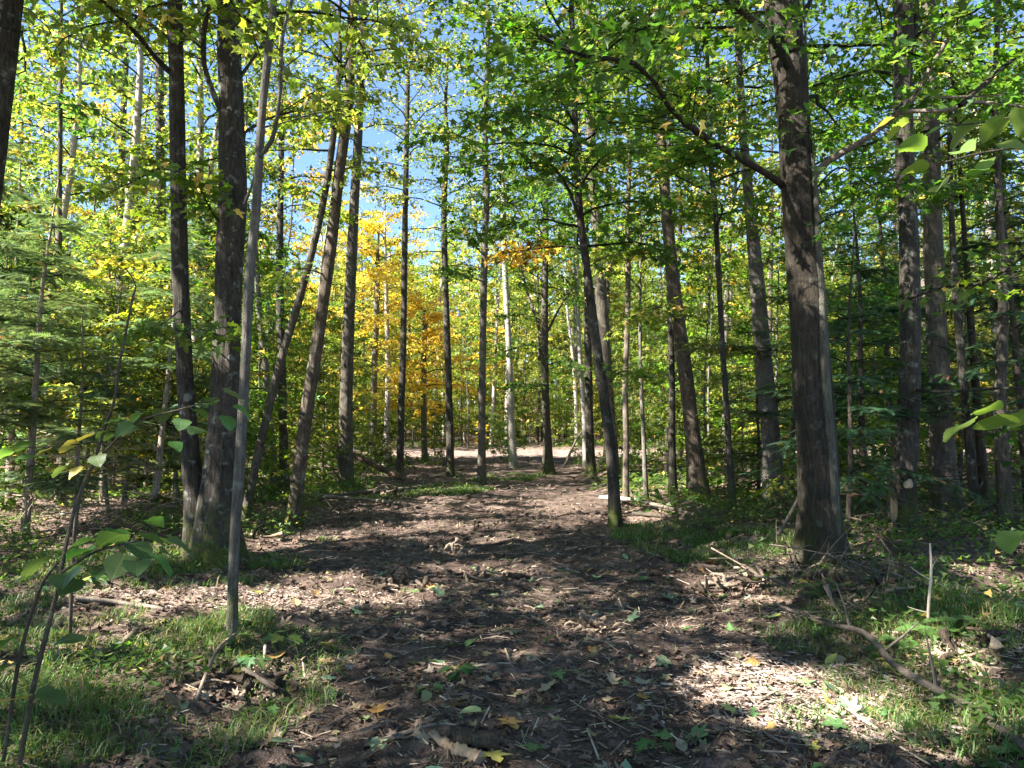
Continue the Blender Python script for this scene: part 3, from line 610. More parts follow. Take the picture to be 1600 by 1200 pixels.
traced_tree('birch_tree', 'pale birch trunk seen between the bend trunk and dark curving one', [(915, 730, 10), (912, 640, 9), (906, 560, 8), (903, 490, 7), (900, 380, 6)], 16, M_BIRCH, 30, 10, crown=C(h0=9, n_limbs=18, length=2.2), color=OLIVE)
traced_tree('maple_tree', 'dark trunk left of the dark curving one by the far road', [(924, 742, 15), (921, 660, 13), (919, 560, 12), (917, 420, 10)], 16, M_BARKD, 31, 10, crown=C(h0=8, n_limbs=20, length=2.6), color=GREEN)
traced_tree('maple_tree', 'thin dark stem left of the broad sunlit footed trunk', [(1052, 775, 13), (1050, 690, 11), (1050, 600, 10), (1047, 480, 9), (1043, 330, 7)], 14, M_BARKD, 32, 10, crown=C(h0=6, n_limbs=20, length=2.4), color=MIDGREEN)
traced_tree('maple_tree', 'wispy thin stem near the log pile with few leaves', [(1010, 780, 8), (1006, 690, 7), (1002, 600, 6), (1000, 500, 5)], 8, M_SMOOTH, 33, 8, crown=C(h0=3.5, n_limbs=16, length=1.6, per_limb=7, per_twig=8), color=YGREEN)
traced_tree('maple_tree', 'sunlit orange and yellow maple glowing beyond the slim trunks', [(585, 728, 11), (584, 620, 10), (588, 500, 9), (590, 420, 7)], 11, M_SMOOTH, 34, 10, crown=C(h0=2.6, n_limbs=36, length=3.0, per_limb=12, per_twig=15, size=.16), color=(.56, .47, .08, .18))
traced_tree('maple_tree', 'orange leaved maple between the dark pole and the slim trunk', [(664, 722, 10), (662, 620, 9), (664, 500, 8)], 7.5, M_SMOOTH, 35, 10, crown=C(h0=2.6, n_limbs=34, length=2.8, per_limb=12, per_twig=15, size=.17), color=(.56, .43, .07, .26))

# --- unseen trees added behind and beside the camera to shade the foreground
SHADE = [(-11.8, 8.0, 16, 'broad maple level with the twin trunk'), (-9, 3, 15, 'tall maple standing beside the camera'), (-12.5, -3, 17, 'tall maple standing behind the camera'), (-6, -4.5, 15, 'leafy maple close behind the camera'), (-15.5, 4, 17, 'maple further off beside the camera'), (-9.5, -9, 17, 'maple well behind the camera'),
         (-2.5, -8.5, 15, 'maple directly behind the camera'), (-17, -2, 18, 'maple far to the side behind the camera'), (-4.6, 1.2, 13, 'slender maple next to the camera'), (4.5, -4, 15, 'maple behind the camera across the trail'), (-7.5, 7.0, 15, 'maple just outside the view')]
for k, (x, y, h, lab) in enumerate(SHADE):
    rng = np.random.default_rng(100 + k); b = np.array([x, y, float(H(x, y))]); HERO.append((x, y))
    P = np.array([[0, 0, -.2], [rng.normal(0, .1), rng.normal(0, .1), h * .4], [rng.normal(0, .3), rng.normal(0, .3), h * .75], [rng.normal(0, .4), rng.normal(0, .4), h]])
    root = make_root('maple_tree', b, lab + ', out of the picture, added for shade', 'tree', 'shade trees added around the camera')
    mb, pts, rad = trunk_mesh(P, [.2, .15, .09, .02], 12, M_BARK, k)
    link('trunk', mb.mesh('trunk', [M_BARK], True), root, color=(1, 1, 1, 1))
    keep = lambda Q: ~in_fleck(Q + b) & ~in_lens(Q + b)
    me = crown_mesh(rng, pts, rad, keep=keep, T=KITE, **C(h0=h * .38, n_limbs=30, length=4.2, per_limb=13, per_twig=17, size=.17))
    link('crown', me, root, color=MIDGREEN)

# ------------------------------------------------------------------ the stand behind: kinds of trees built once, then copied
def lib_tall(k):
    rng = np.random.default_rng(300 + k); h = 15 + 4 * rng.random()
    P = np.array([[0, 0, -.3], [rng.normal(0, .1), rng.normal(0, .1), h * .3], [rng.normal(0, .25), rng.normal(0, .25), h * .65], [rng.normal(0, .4), rng.normal(0, .4), h]])
    r0 = .07 + .09 * rng.random(); bark = [M_BARK, M_BARKD, M_SMOOTH, M_BIRCH][k % 4]
    mb, pts, rad = trunk_mesh(P, [r0, r0 * .8, r0 * .5, .02], 9, bark, k, step=.5)
    tm = mb.mesh('trunk', [bark], True)
    cm = crown_mesh(rng, pts, rad, T=KITE, **C(h0=h * (.30 if k % 2 else .45), n_limbs=26, length=2.5, per_limb=9, per_twig=11, size=.16))
    return tm, cm
def lib_under(k):
    rng = np.random.default_rng(400 + k); h = 5 + 3.5 * rng.random()
    P = np.array([[0, 0, -.2], [rng.normal(0, .1), rng.normal(0, .1), h * .4], [rng.normal(0, .3), rng.normal(0, .3), h]])
    mb, pts, rad = trunk_mesh(P, [.045, .03, .008], 7, M_SMOOTH, k, step=.4)
    return mb.mesh('trunk', [M_SMOOTH], True), crown_mesh(rng, pts, rad, T=STAR, **C(h0=1.2, n_limbs=26, length=1.9, per_limb=9, per_twig=10, size=.14, flat=.35, top_short=.35, sag=.3))
def lib_sapling(k):
    rng = np.random.default_rng(500 + k); h = 1.3 + 1.6 * rng.random()
    P = np.array([[0, 0, -.1], [rng.normal(0, .08), rng.normal(0, .08), h * .5], [rng.normal(0, .15), rng.normal(0, .15), h]])
    mb, pts, rad = trunk_mesh(P, [.014, .010, .004], 5, M_SMOOTH, k, step=.25, flare=.2)
    return mb.mesh('stem', [M_SMOOTH], True), crown_mesh(rng, pts, rad, T=MAPLE_MID, **C(h0=.35, n_limbs=12, length=.6, per_limb=5, per_twig=6, size=.12, flat=.35))
def lib_fir(k, live=1.0):
    rng = np.random.default_rng(600 + k); h = [5.5, 6.5, 4.2, 8.0, 3.2][k % 5]
    mb, db, ax = fir_parts(rng, h, 1.5 + .08 * h, int(h * 3.6), [1.7, 2.0, .9, 2.3, .6][k % 5], spray=.27, live=live)
    tb = MB(); tube(tb, ax, np.linspace(.012 * h, .012, 30), 8)
    return tb.mesh('trunk', [M_SMOOTH], True), mb.mesh('needles', [M_FIR, M_TWIG]), db.mesh('dead_branches', [M_DEAD]) if db.n else None
TALL = [lib_tall(k) for k in range(8)]; UNDER = [lib_under(k) for k in range(5)]; SAP = [lib_sapling(k) for k in range(5)]; FIR = [lib_fir(k, .85) for k in range(5)]; HEM = [lib_fir(k, .45) for k in range(4)]

rng = np.random.default_rng(7); pr = random.Random(7)
placed = list(HERO)
def free(x, y, dmin): return all((x - a) ** 2 + (y - b) ** 2 > dmin * dmin for a, b in placed)
def side_of(x, y):
    if y > 47: return 'beyond the far dirt road'
    return 'left of the trail' if x < 0 else 'right of the trail'
def jitter(c, s=.25, da=.1):
    f = math.exp(pr.gauss(0, s)); w = pr.gauss(0, .12)
    return (c[0] * f * (1 + w), c[1] * f, c[2] * f * (1 - w), max(0, c[3] + pr.uniform(-da, da)))
def plant(kind, meshes, x, y, s, color, label, cat, group, tint=(1, 1, 1, 1)):
    root = make_root(kind, (x, y, float(H(x, y)) - .03), label, cat, group)
    root.rotation_euler = (pr.gauss(0, .03), pr.gauss(0, .03), pr.uniform(0, 6.28)); root.scale = (s, s, s * pr.uniform(.92, 1.12))
    names = {'fir_tree': ('trunk', 'needles', 'dead_branches'), 'hemlock_tree': ('trunk', 'needles', 'dead_branches'), 'sapling': ('stem', 'crown')}.get(kind, ('trunk', 'crown'))
    for nm, me in zip(names, meshes):
        if me: link(nm, me, root, color=tint if nm in ('trunk', 'stem', 'dead_branches') else color)
    placed.append((x, y))
    if group: CROWD.append((root, x, y))
    return root

FCOL = [('green', GREEN), ('mid green', MIDGREEN), ('yellow green', YGREEN), ('olive', OLIVE), ('golden', YELLOW)]
n_t = 0
for _ in range(4000):
    if n_t >= 240: break
    y = 17 + 56 * pr.random() ** .62; x = pr.uniform(-1, 1) * (.72 * y + 3)
    if float(trail_mask(x, y)) > -1.0 and y < 41: continue
    if float(road_mask(x, y)) > -.7: continue
    if not free(x, y, 1.7 if y < 45 else 1.3): continue
    if pr.random() < .8 and any(float(road_mask(x - SUN[0] / SUN[2] * h_, y - SUN[1] / SUN[2] * h_)) > 0 and -12 < x - SUN[0] / SUN[2] * h_ < 26 for h_ in (8, 11, 14)): continue
    u = x / y * FPX + CX
    if 360 < u < 470 and y < 60 and pr.random() < .8: continue
    if 540 < u < 800 and y < (48 if pr.random() < .6 else 62) and pr.random() < .8: continue
    if u < 900: w = [2, 4, 7, 4, 1]
    else: w = [5, 5, 3, 2, 1]
    if y > 32: w = [4, 6, 5, 4, 1]
    if 480 < u < 720 and y > 30: w = [1, 2, 6, 3, 2]
    nm, c = pr.choices(FCOL, w)[0]
    k = pr.randrange(8)
    if 480 < u < 700 and 24 < y < 40 and pr.random() < .5: continue
    bk = ['rough barked', 'dark barked', 'smooth grey', 'pale barked'][k % 4]
    plant('birch_tree' if k % 4 == 3 else 'maple_tree', TALL[k], x, y, pr.uniform(.8, 1.12), jitter(c), f'{bk} {nm} leaved tree', 'tree', f'{bk} {nm} trees {side_of(x, y)}', tint=(1, .96, .92, 1)); n_t += 1
n_u = 0
for _ in range(4000):
    if n_u >= 245: break
    y = 13 + 58 * pr.random() ** .8; x = pr.uniform(-1, 1) * (.72 * y + 1)
    if float(trail_mask(x, y)) > -1.6 and y < 42: continue
    if float(road_mask(x, y)) > -1.2: continue
    if not free(x, y, 1.5): continue
    u = x / y * FPX + CX
    if y < 22 and 400 < u < 985: continue
    w = [2, 4, 6, 3, 1] if u < 800 else [6, 6, 3, 2, 0]
    if y > 26: w = [4, 6, 4, 3, 1]
    nm, c = pr.choices(FCOL, w)[0]
    plant('understory_maple', UNDER[pr.randrange(5)], x, y, pr.uniform(.75, 1.2), jitter(c), f'low spreading {nm} maple', 'tree', f'low {nm} maples {side_of(x, y)}'); n_u += 1
n_s = 0
for _ in range(4000):
    if n_s >= 230: break
    y = 9 + 48 * pr.random() ** .7; x = pr.uniform(-1, 1) * (.70 * y + 1)
    if float(trail_mask(x, y)) > -.7 and (y < 34 or abs(x - 1.2) < 1.1): continue
    if float(road_mask(x, y)) > -.2: continue
    if not free(x, y, .8): continue
    if y < 15 and -6 < x < 4.2: continue
    w = [4, 5, 4, 3, 1] if x < 0 else [6, 6, 3, 2, 0]
    if y < 18: w = w[:3] + [2, 0]
    nm, c = pr.choices(FCOL, w)[0]
    plant('sapling', SAP[pr.randrange(5)], x, y, pr.uniform(.7, 1.3), jitter(c), f'small {nm} sapling', 'sapling', f'{nm} saplings {side_of(x, y)}'); n_s += 1

# firs on the left, hemlocks on the right, placed by where their stems stand in the photograph
FIRS = [(238, 812, 0, 'fir with pale straight stem and dead lower twigs left of the twin trunk'), (38, 842, 1, 'fir with dead twigs at its foot nearest the left edge'), (118, 826, 2, 'short fir with thin sunlit stem between two taller firs'),
        (15, 800, 3, 'tall fir at the left edge behind the nearest one'), (160, 785, 1, 'fir with drooping sprays behind the short one'), (90, 780, 3, 'tall dense fir left of the grey trunk'), (228, 770, 1, 'fir half hidden behind the pale stemmed fir'), (-40, 815, 1, 'fir cut off by the left edge'),
        (290, 765, 4, 'small fir peeking out behind the twin trunk'), (50, 762, 1, 'fir deep in the left thicket'), (135, 758, 0, 'fir in the back row of the left thicket'), (200, 752, 4, 'small fir in the back row of the left thicket')]
for u, v, k, lab in FIRS:
    p = ground_at(u, v); plant('fir_tree', FIR[k], p[0], p[1], pr.uniform(.85, 1.05), jitter((.11, .18, .095, .03), .12, .02), lab, 'fir tree', None, tint=(1.9, 1.75, 1.6, 1))
HEMS = [(1350, 800, 1, 'hemlock between the big maple and the scarred trunk'), (1235, 790, 0, 'dark hemlock behind the big maple'), (1540, 790, 3, 'tall dark hemlock at the right behind the grey trunk'),
        (1610, 820, 1, 'hemlock cut off by the right edge'), (1395, 775, 3, 'tall hemlock behind the scarred trunk'), (1325, 840, 2, 'young hemlock with bare lower twigs beside the big maple'), (1500, 765, 1, 'hemlock deep in the right thicket'), (1185, 775, 2, 'small hemlock left of the grey smooth trunk')]
for u, v, k, lab in HEMS:
    p = ground_at(u, v); plant('hemlock_tree', HEM[k], p[0], p[1], pr.uniform(.85, 1.05), jitter((.04, .085, .035, .02), .12, .02), lab, 'hemlock', None, tint=(.5, .45, .4, 1))

# each label says which one: by the nearest of the big trunks, and by how far off it stands
ORD = ['nearest', 'second nearest', 'third nearest', 'fourth nearest', 'fifth nearest', 'sixth nearest', 'seventh nearest', 'eighth nearest', 'ninth nearest', 'tenth nearest', 'eleventh nearest', 'twelfth nearest'] + [w + ' nearest' for w in 'thirteenth fourteenth fifteenth sixteenth seventeenth eighteenth nineteenth twentieth'.split()] + ['farthest'] * 30
keys = {}
for root, x, y in CROWD:
    u = x / y * FPX + CX; a = min(ANCHOR, key=lambda q: abs(q[0] - u))
    keys.setdefault((root['label'], 'left' if u < a[0] else 'right', a[1]), []).append((y, root))
for (lab, sd, an), rows in keys.items():
    rows.sort(key=lambda q: q[0])
    for k, (y, root) in enumerate(rows):
        root['label'] = f'{lab} seen {sd} of {an}' + ('' if len(rows) == 1 else f', {ORD[k]}')

# far wood: trunks and foliage that read as one mass
mb = MB(); r_ = np.random.default_rng(11)
for k in range(480):
    y = 70 + 45 * r_.random(); x = r_.uniform(-1, 1) * (.78 * y + 6); z = float(H(x, y)); h = 13 + 6 * r_.random()
    tube(mb, [[x, y, z - .5], [x + r_.normal(0, .3), y, z + h * .5], [x + r_.normal(0, .6), y, z + h]], [.16, .11, .03], 5, 1)
    n = 170; t = r_.random(n) ** .85; a = r_.random(n) * 6.28; q = (2.6 * np.sin(np.clip(t * 1.05, 0, 1) * 2.7 + .35) + .2) * np.sqrt(r_.random(n))
    P = np.stack([x + q * np.cos(a), y + q * np.sin(a), z + .5 + t * h * 1.02], -1)
    leaves(mb, KITE, P, r_.normal(0, 1, (n, 3)), r_.normal(0, .6, (n, 3)) + [0, -.3, .6], .5 + .6 * r_.random(n), 0)
o = link('far_forest', mb.mesh('far_forest', [M_LEAF, M_BARK]), color=(.27, .30, .07, .12)); tag(o, 'pale far wood closing the view behind the trees', kind='stuff')

# ------------------------------------------------------------------ ground cover
def scatter(n, y0, y1, half, seed):
    r = np.random.default_rng(seed); y = y0 + (y1 - y0) * r.random(n); x = r.uniform(-1, 1, n) * (half * y + .6); return r, x, y
def grass_patch(u, v, ru, rv):
    c = ground_at(u, v); a = ground_at(u, v - rv); b = ground_at(u, v + rv); return c[0], c[1], ru * c[1] / FPX, max(.2, abs(a[1] - b[1]) / 2)
GP = [grass_patch(*g) for g in [(230, 1060, 260, 100), (700, 765, 60, 6), (1120, 860, 90, 22), (1600, 1000, 60, 60), (450, 845, 60, 8), (1080, 880, 40, 12), (60, 1120, 160, 80), (330, 985, 110, 30), (60, 960, 120, 35), (1050, 840, 75, 30), (1540, 1140, 120, 60), (1370, 1090, 60, 45), (1470, 1010, 90, 40), (1430, 960, 200, 40), (600, 770, 130, 9), (420, 880, 50, 10), (1250, 950, 60, 25), (250, 905, 120, 14), (780, 748, 60, 5), (1190, 850, 60, 18), (150, 880, 120, 20), (1320, 1150, 90, 40)]]
mb = MB(); r_ = np.random.default_rng(21)
for cx0, cy0, rx, ry in GP:
    n = int(min(14000, 140 + rx * ry * 5200 / max(1, cy0 / 7)))
    a = r_.random(n) * 6.28; q = np.sqrt(r_.random(n)); x = cx0 + q * rx * np.cos(a) * 1.2; y = cy0 + q * ry * np.sin(a) * 1.2
    ok = (fbm(x * 2.2, y * 2.2, 31, 2) > -.10) & (y > 2.2); x, y = x[ok], y[ok]; n = len(x)
    h = (.025 + .07 * r_.random(n)) * (.7 + 1.1 * (vnoise(x * 1.7, y * 1.7, 33) + .5)); az = r_.random(n) * 6.28; ln = h * (.5 + 1.3 * r_.random(n)); w = .0022 + .0022 * r_.random(n)
    w = w * np.maximum(1, y / 6)
    z = H(x, y); B = np.stack([np.cos(az), np.sin(az), 0 * az], -1); S = np.stack([-np.sin(az), np.cos(az), 0 * az], -1); P0 = np.stack([x, y, z - .01], -1)
    p1 = P0 + B * (ln * .35)[:, None] + np.array([0, 0, 1]) * (h * .75)[:, None]; p2 = P0 + B * ln[:, None] + np.array([0, 0, 1]) * (h * .95)[:, None]
    V = np.stack([P0 - S * w[:, None], P0 + S * w[:, None], p1 - S * (w * .8)[:, None], p1 + S * (w * .8)[:, None], p2], 1)
    F = np.array([[0, 1, 3], [0, 3, 2], [2, 3, 4]]); mb.add(V.reshape(-1, 3), (F[None] + (np.arange(n) * 5)[:, None, None]).reshape(-1, 3))
o = link('grass', mb.mesh('grass', [M_GRASS]), color=(.085, .165, .035, .16)); tag(o, 'short green grass at the sides of the trail', kind='stuff')

# low leafy plants of the forest floor
mb = MB()
for n0, y0, y1, seed, sz in ((7500, 3.2, 14, 41, .06), (5200, 14, 30, 42, .12), (3500, 30, 60, 43, .2)):
    r_, x, y = scatter(n0, y0, y1, .72, seed)
    ok = (r_.random(n0) < np.where(y < 9.5, .55, 1.0)) & (trail_mask(x, y) < -.35) & (road_mask(x, y) < -.2) & (fbm(x * .6, y * .6, 44, 3) > np.where((x > 2.5) | (y > 16), -.18, .0)); x, y = x[ok], y[ok]; n = len(x)
    k = 6; z = H(x, y); hh = (.05 + .28 * r_.random(n)) * (.4 + .6 * (y > 8))
    X = np.repeat(x, k) + r_.normal(0, .09 + sz * .4, n * k); Yy = np.repeat(y, k) + r_.normal(0, .09 + sz * .4, n * k); Z = np.repeat(z, k) + np.repeat(hh, k) * (.4 + .8 * r_.random(n * k)) + .015
    leaves(mb, (KITE if y0 > 12 else STAR), np.stack([X, Yy, Z], -1), r_.normal(0, 1, (n * k, 3)) * [1, 1, .3], np.array([0, 0, 1]) + r_.normal(0, .35, (n * k, 3)), sz * (.6 + .8 * r_.random(n * k)), 0)
o = link('undergrowth', mb.mesh('undergrowth', [M_LEAF]), color=(.075, .14, .03, .03)); tag(o, 'low leafy plants covering the forest floor', kind='stuff')

# brown leaf litter, wood chips
mb = MB()
for n0, y0, y1, seed, sz in ((21000, 2.2, 9, 51, .052), (13000, 9, 20, 52, .075), (6000, 20, 40, 53, .13)):
    r_, x, y = scatter(n0, y0, y1, .72, seed)
    m_ = trail_mask(x, y); ok = r_.random(n0) < np.where(m_ > 0, .42, .9); x, y = x[ok], y[ok]; n = len(x)
    leaves(mb, (KITE if y0 > 15 else STAR) if y0 > 5 else MAPLE_MID, np.stack([x, y, H(x, y) + .012 + .012 * r_.random(n)], -1), r_.normal(0, 1, (n, 3)) * [1, 1, .25], np.array([0, 0, 1]) + r_.normal(0, .33, (n, 3)), sz * (.45 + .9 * r_.random(n)), 0, r_.normal(.15, .35, n), r_.normal(.1, .45, n))
o = link('leaf_litter', mb.mesh('leaf_litter', [M_LITTER])); tag(o, 'old brown leaves strewn over the forest floor', kind='stuff')

mb = MB()
for n0, y0, y1, seed, sc in ((46000, 2.2, 8, 61, 1.0), (16000, 8, 16, 62, 1.4), (8000, 16, 38, 63, 2.4), (1700, 2.2, 11, 65, 1.9)):
    r_, x, y = scatter(n0, y0, y1, .7, seed)
    m_ = trail_mask(x, y); dens = np.where(m_ > -.2, .35 + .9 * np.clip(fbm(x * .9, y * .9, 64, 3) + .35, 0, 1), .16); ok = r_.random(n0) < dens; x, y = x[ok], y[ok]; n = len(x)
    L = (.010 + .075 * r_.random(n) ** 2.6) * sc; w = (.002 + .006 * r_.random(n)) * sc; hgt = w * (.5 + .6 * r_.random(n)); a = r_.random(n) * 6.28; tl = r_.normal(0, .22, n)
    A = np.stack([np.cos(a) * np.cos(tl), np.sin(a) * np.cos(tl), np.sin(tl)], -1) * L[:, None]; S = np.stack([-np.sin(a), np.cos(a), 0 * a], -1) * w[:, None]; U = np.array([0, 0, 1.0]) * hgt[:, None]
    P = np.stack([x, y, H(x, y) + .010 + .008 * r_.random(n)], -1)
    V = np.stack([P - A + S * .7, P - A - S * .5, P + A * .8 - S, P + A + S * .5, P - A * .9 + U, P + A * .85 + U * .8], 1)
    F = np.array([[0, 3, 5], [0, 5, 4], [1, 4, 5], [1, 5, 2], [2, 5, 3], [0, 4, 1]]); mb.add(V.reshape(-1, 3), (F[None] + (np.arange(n) * 6)[:, None, None]).reshape(-1, 3))
# extra pale wood shreds added inside the sun flecks, brightening the lit ground
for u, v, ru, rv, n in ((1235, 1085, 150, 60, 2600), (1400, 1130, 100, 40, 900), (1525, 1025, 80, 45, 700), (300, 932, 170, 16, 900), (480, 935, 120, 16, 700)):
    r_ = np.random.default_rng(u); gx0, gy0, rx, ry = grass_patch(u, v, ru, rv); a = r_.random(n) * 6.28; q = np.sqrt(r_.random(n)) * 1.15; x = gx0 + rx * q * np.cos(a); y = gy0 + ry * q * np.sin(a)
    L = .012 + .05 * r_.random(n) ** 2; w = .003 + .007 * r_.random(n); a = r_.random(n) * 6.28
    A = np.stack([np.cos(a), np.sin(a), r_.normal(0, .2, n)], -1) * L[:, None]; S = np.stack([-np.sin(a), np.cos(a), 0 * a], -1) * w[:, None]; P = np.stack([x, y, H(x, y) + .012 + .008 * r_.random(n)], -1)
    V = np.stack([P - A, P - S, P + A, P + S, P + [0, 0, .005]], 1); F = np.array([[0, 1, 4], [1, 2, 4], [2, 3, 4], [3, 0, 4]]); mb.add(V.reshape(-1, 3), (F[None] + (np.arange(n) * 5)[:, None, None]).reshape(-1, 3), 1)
o = link('wood_chips', mb.mesh('wood_chips', [M_CHIP, M_FLECK_SHRED])); tag(o, 'shredded wood chips and splinters strewn along the trail, paler ones brightening the sun flecks', kind='stuff')

# clods of churned soil
mb = MB(); r_, x, y = scatter(5200, 2.3, 18, .7, 66); ok = (trail_mask(x, y) > -.6) & (fbm(x * 1.1, y * 1.1, 67, 2) > -.05); x, y = x[ok], y[ok]; n = len(x)
oct_v = np.array([(1, 0, 0), (0, 1, 0), (-1, 0, 0), (0, -1, 0), (0, 0, 1), (.6, .6, .55), (-.6, .6, .5), (-.6, -.6, .55), (.6, -.6, .5)], float)
oct_f = np.array([(0, 1, 5), (1, 2, 6), (2, 3, 7), (3, 0, 8), (5, 1, 6), (6, 2, 7), (7, 3, 8), (8, 0, 5), (4, 5, 6), (4, 6, 7), (4, 7, 8), (4, 8, 5)])
sz = (.008 + .035 * r_.random(n) ** 3) * np.maximum(1, y / 7); V = oct_v[None] * (sz[:, None] * (.75 + .5 * r_.random((n, 9))))[..., None] * np.array([1, 1, .75]); a = r_.random(n) * 6.28
V = np.stack([V[..., 0] * np.cos(a)[:, None] - V[..., 1] * np.sin(a)[:, None], V[..., 0] * np.sin(a)[:, None] + V[..., 1] * np.cos(a)[:, None], V[..., 2]], -1) + np.stack([x, y, H(x, y)], -1)[:, None]
mb.add(V.reshape(-1, 3), (oct_f[None] + (np.arange(n) * 9)[:, None, None]).reshape(-1, 3))
o = link('soil_clods', mb.mesh('soil_clods', [M_TRAIL])); tag(o, 'clods of churned dark soil on the trail', kind='stuff')

# thin twigs lying about, past counting
mb = MB(); r_, x, y = scatter(1500, 2.3, 16, .7, 71)
for k in range(len(x)):
    L = .06 + .28 * r_.random() ** 2; a = r_.random() * 6.28; d = np.array([math.cos(a), math.sin(a)]) * L / 2; b_ = r_.normal(0, .12 * L, 2)
    P = [[x[k] - d[0], y[k] - d[1]], [x[k] + b_[0], y[k] + b_[1]], [x[k] + d[0], y[k] + d[1]]]; P = [[p[0], p[1], float(H(p[0], p[1])) + .012] for p in P]
    rr = .002 + .003 * r_.random(); tube(mb, P, [rr, rr, rr * .5], 3)
o = link('twig_litter', mb.mesh('twig_litter', [M_CHIP])); tag(o, 'thin broken twigs strewn over trail and forest floor', kind='stuff')

# ------------------------------------------------------------------ fallen leaves that can be picked apart
def big_leaf(wf, teeth, fold, curl, seed):
    rng = np.random.default_rng(seed); n = 17; V, F = [], []
    for k in range(n):
        y = k / (n - 1); w = wf(y) * (1 + (teeth if k % 2 else -teeth)) * (1 + rng.normal(0, .04))
        for f in (-1, -.5, 0, .5, 1):
            V.append((f * w, y - .10 * abs(f) * (1 - y) + .05 * abs(f), fold * abs(f) * w - curl * y * y + .035 * math.sin(9 * y + 2 * f + seed) * abs(f)))
    for k in range(n - 1):
        for j in range(4): F.append((k * 5 + j, k * 5 + j + 1, k * 5 + j + 6, k * 5 + j + 5))
    mb = MB(); mb.add(V, F); return mb.mesh('leaf', [M_BIG], True)
def one_leaf(T, fold, curl, mat, s=1.0, stalk=True):
    mb = MB(); leaves(mb, T, np.zeros((1, 3)), np.array([[0, 1.0, 0]]), np.array([[0, 0, 1.0]]), [s], 0, [fold], [curl])
    if stalk: tube(mb, [[0, -.55 * s, .02 * s], [0, -.25 * s, .05 * s], [0, .02 * s, 0]], [.012 * s] * 3, 3, 0)
    return mb.mesh('leaf', [mat])
FL_M = [one_leaf(MAPLE, .1, .12, M_FALLEN), one_leaf(MAPLE, .35, .3, M_FALLEN), one_leaf(MAPLE, -.25, -.3, M_FALLEN), one_leaf(ROUND, .2, .2, M_FALLEN), one_leaf(OVAL, .3, -.25, M_FALLEN), one_leaf(MAPLE, .5, -.4, M_FALLEN)]
LCOL = [('pale green', (.17, .24, .12, 0), 9), ('green', (.07, .14, .035, 0), 5), ('yellow', (.36, .28, .05, 0), 1), ('orange', (.34, .14, .03, 0), 2), ('tan', (.25, .17, .11, 0), 7), ('brown', (.13, .07, .04, 0), 6)]
def fallen(x, y, s, ck, label, group, mk=None):
    nm, c, _ = next(q for q in LCOL if q[0] == ck)
    o = link('fallen_leaf', FL_M[pr.randrange(6) if mk is None else mk], color=jitter(c, .18, 0))
    e = .08; gxn = float(H(x + e, y) - H(x - e, y)) / (2 * e); gyn = float(H(x, y + e) - H(x, y - e)) / (2 * e)
    q = Vector((-gxn + pr.gauss(0, .18), -gyn + pr.gauss(0, .18), 1)).to_track_quat('Z', 'Y'); 
    o.rotation_mode = 'QUATERNION'; from mathutils import Quaternion
    o.rotation_quaternion = q @ Quaternion((0, 0, 1), pr.uniform(0, 6.28)); o.location = (x, y, float(H(x, y)) + .022); o.scale = (s,) * 3
    return tag(o, label, 'leaf', group)
for u, v, ck, s, mk, lab in [(765, 1185, 'yellow', .15, 0, 'yellow maple leaf by the broken log at the near trail edge'), (837, 1172, 'green', .12, 0, 'bright green maple leaf right of the yellow one by the broken log'), (578, 1168, 'pale green', .12, 0, 'pale green leaf left of the broken log'),
                             (590, 1120, 'orange', .13, 1, 'curled orange leaf left of the green herb'), (1002, 1098, 'orange', .10, 0, 'small orange maple leaf right of the trail centre'), (920, 1020, 'orange', .10, 0, 'lone orange leaf in the dark middle of the trail'),
                             (1318, 1140, 'green', .12, 0, 'green maple leaf in the sunlit patch of dirt'), (1290, 1088, 'yellow', .09, 0, 'yellow leaf at the upper rim of the sunlit patch'), (1368, 1120, 'orange', .09, 3, 'round orange leaf in the sunlit patch'), (1148, 1122, 'yellow', .09, 0, 'yellow leaf at the shaded rim of the sunlit patch'),
                             (1380, 1048, 'yellow', .13, 0, 'yellow leaf beside the long dark branch'), (1045, 1160, 'green', .12, 0, 'green leaf below the orange leaves on the dark dirt'), (835, 953, 'pale green', .13, 0, 'pale green leaf alone on the sunny dirt beyond the herb'), (1270, 1180, 'yellow', .10, 1, 'yellow leaf below the sunlit patch')]:
    p = ground_at(u, v); fallen(p[0], p[1], s, ck, lab, None, mk)
n_l = 0; r_ = random.Random(5); LOOSE = []
while n_l < 280:
    y = 2.9 + 6.8 * r_.random() ** 1.3; x = r_.uniform(-1, 1) * .66 * y
    tm = float(trail_mask(x, y))
    if tm < -.2 and r_.random() < .55: continue
    ck = r_.choices([q[0] for q in LCOL], [q[2] for q in LCOL])[0]
    where = 'on the dirt trail' if tm > 0 else ('in the grass' if x < 0 else 'on the right bank')
    LOOSE.append(fallen(x, y, r_.uniform(.07, .14), ck, f'{ck} fallen leaf {where}', f'{ck} fallen leaves {where}')); n_l += 1

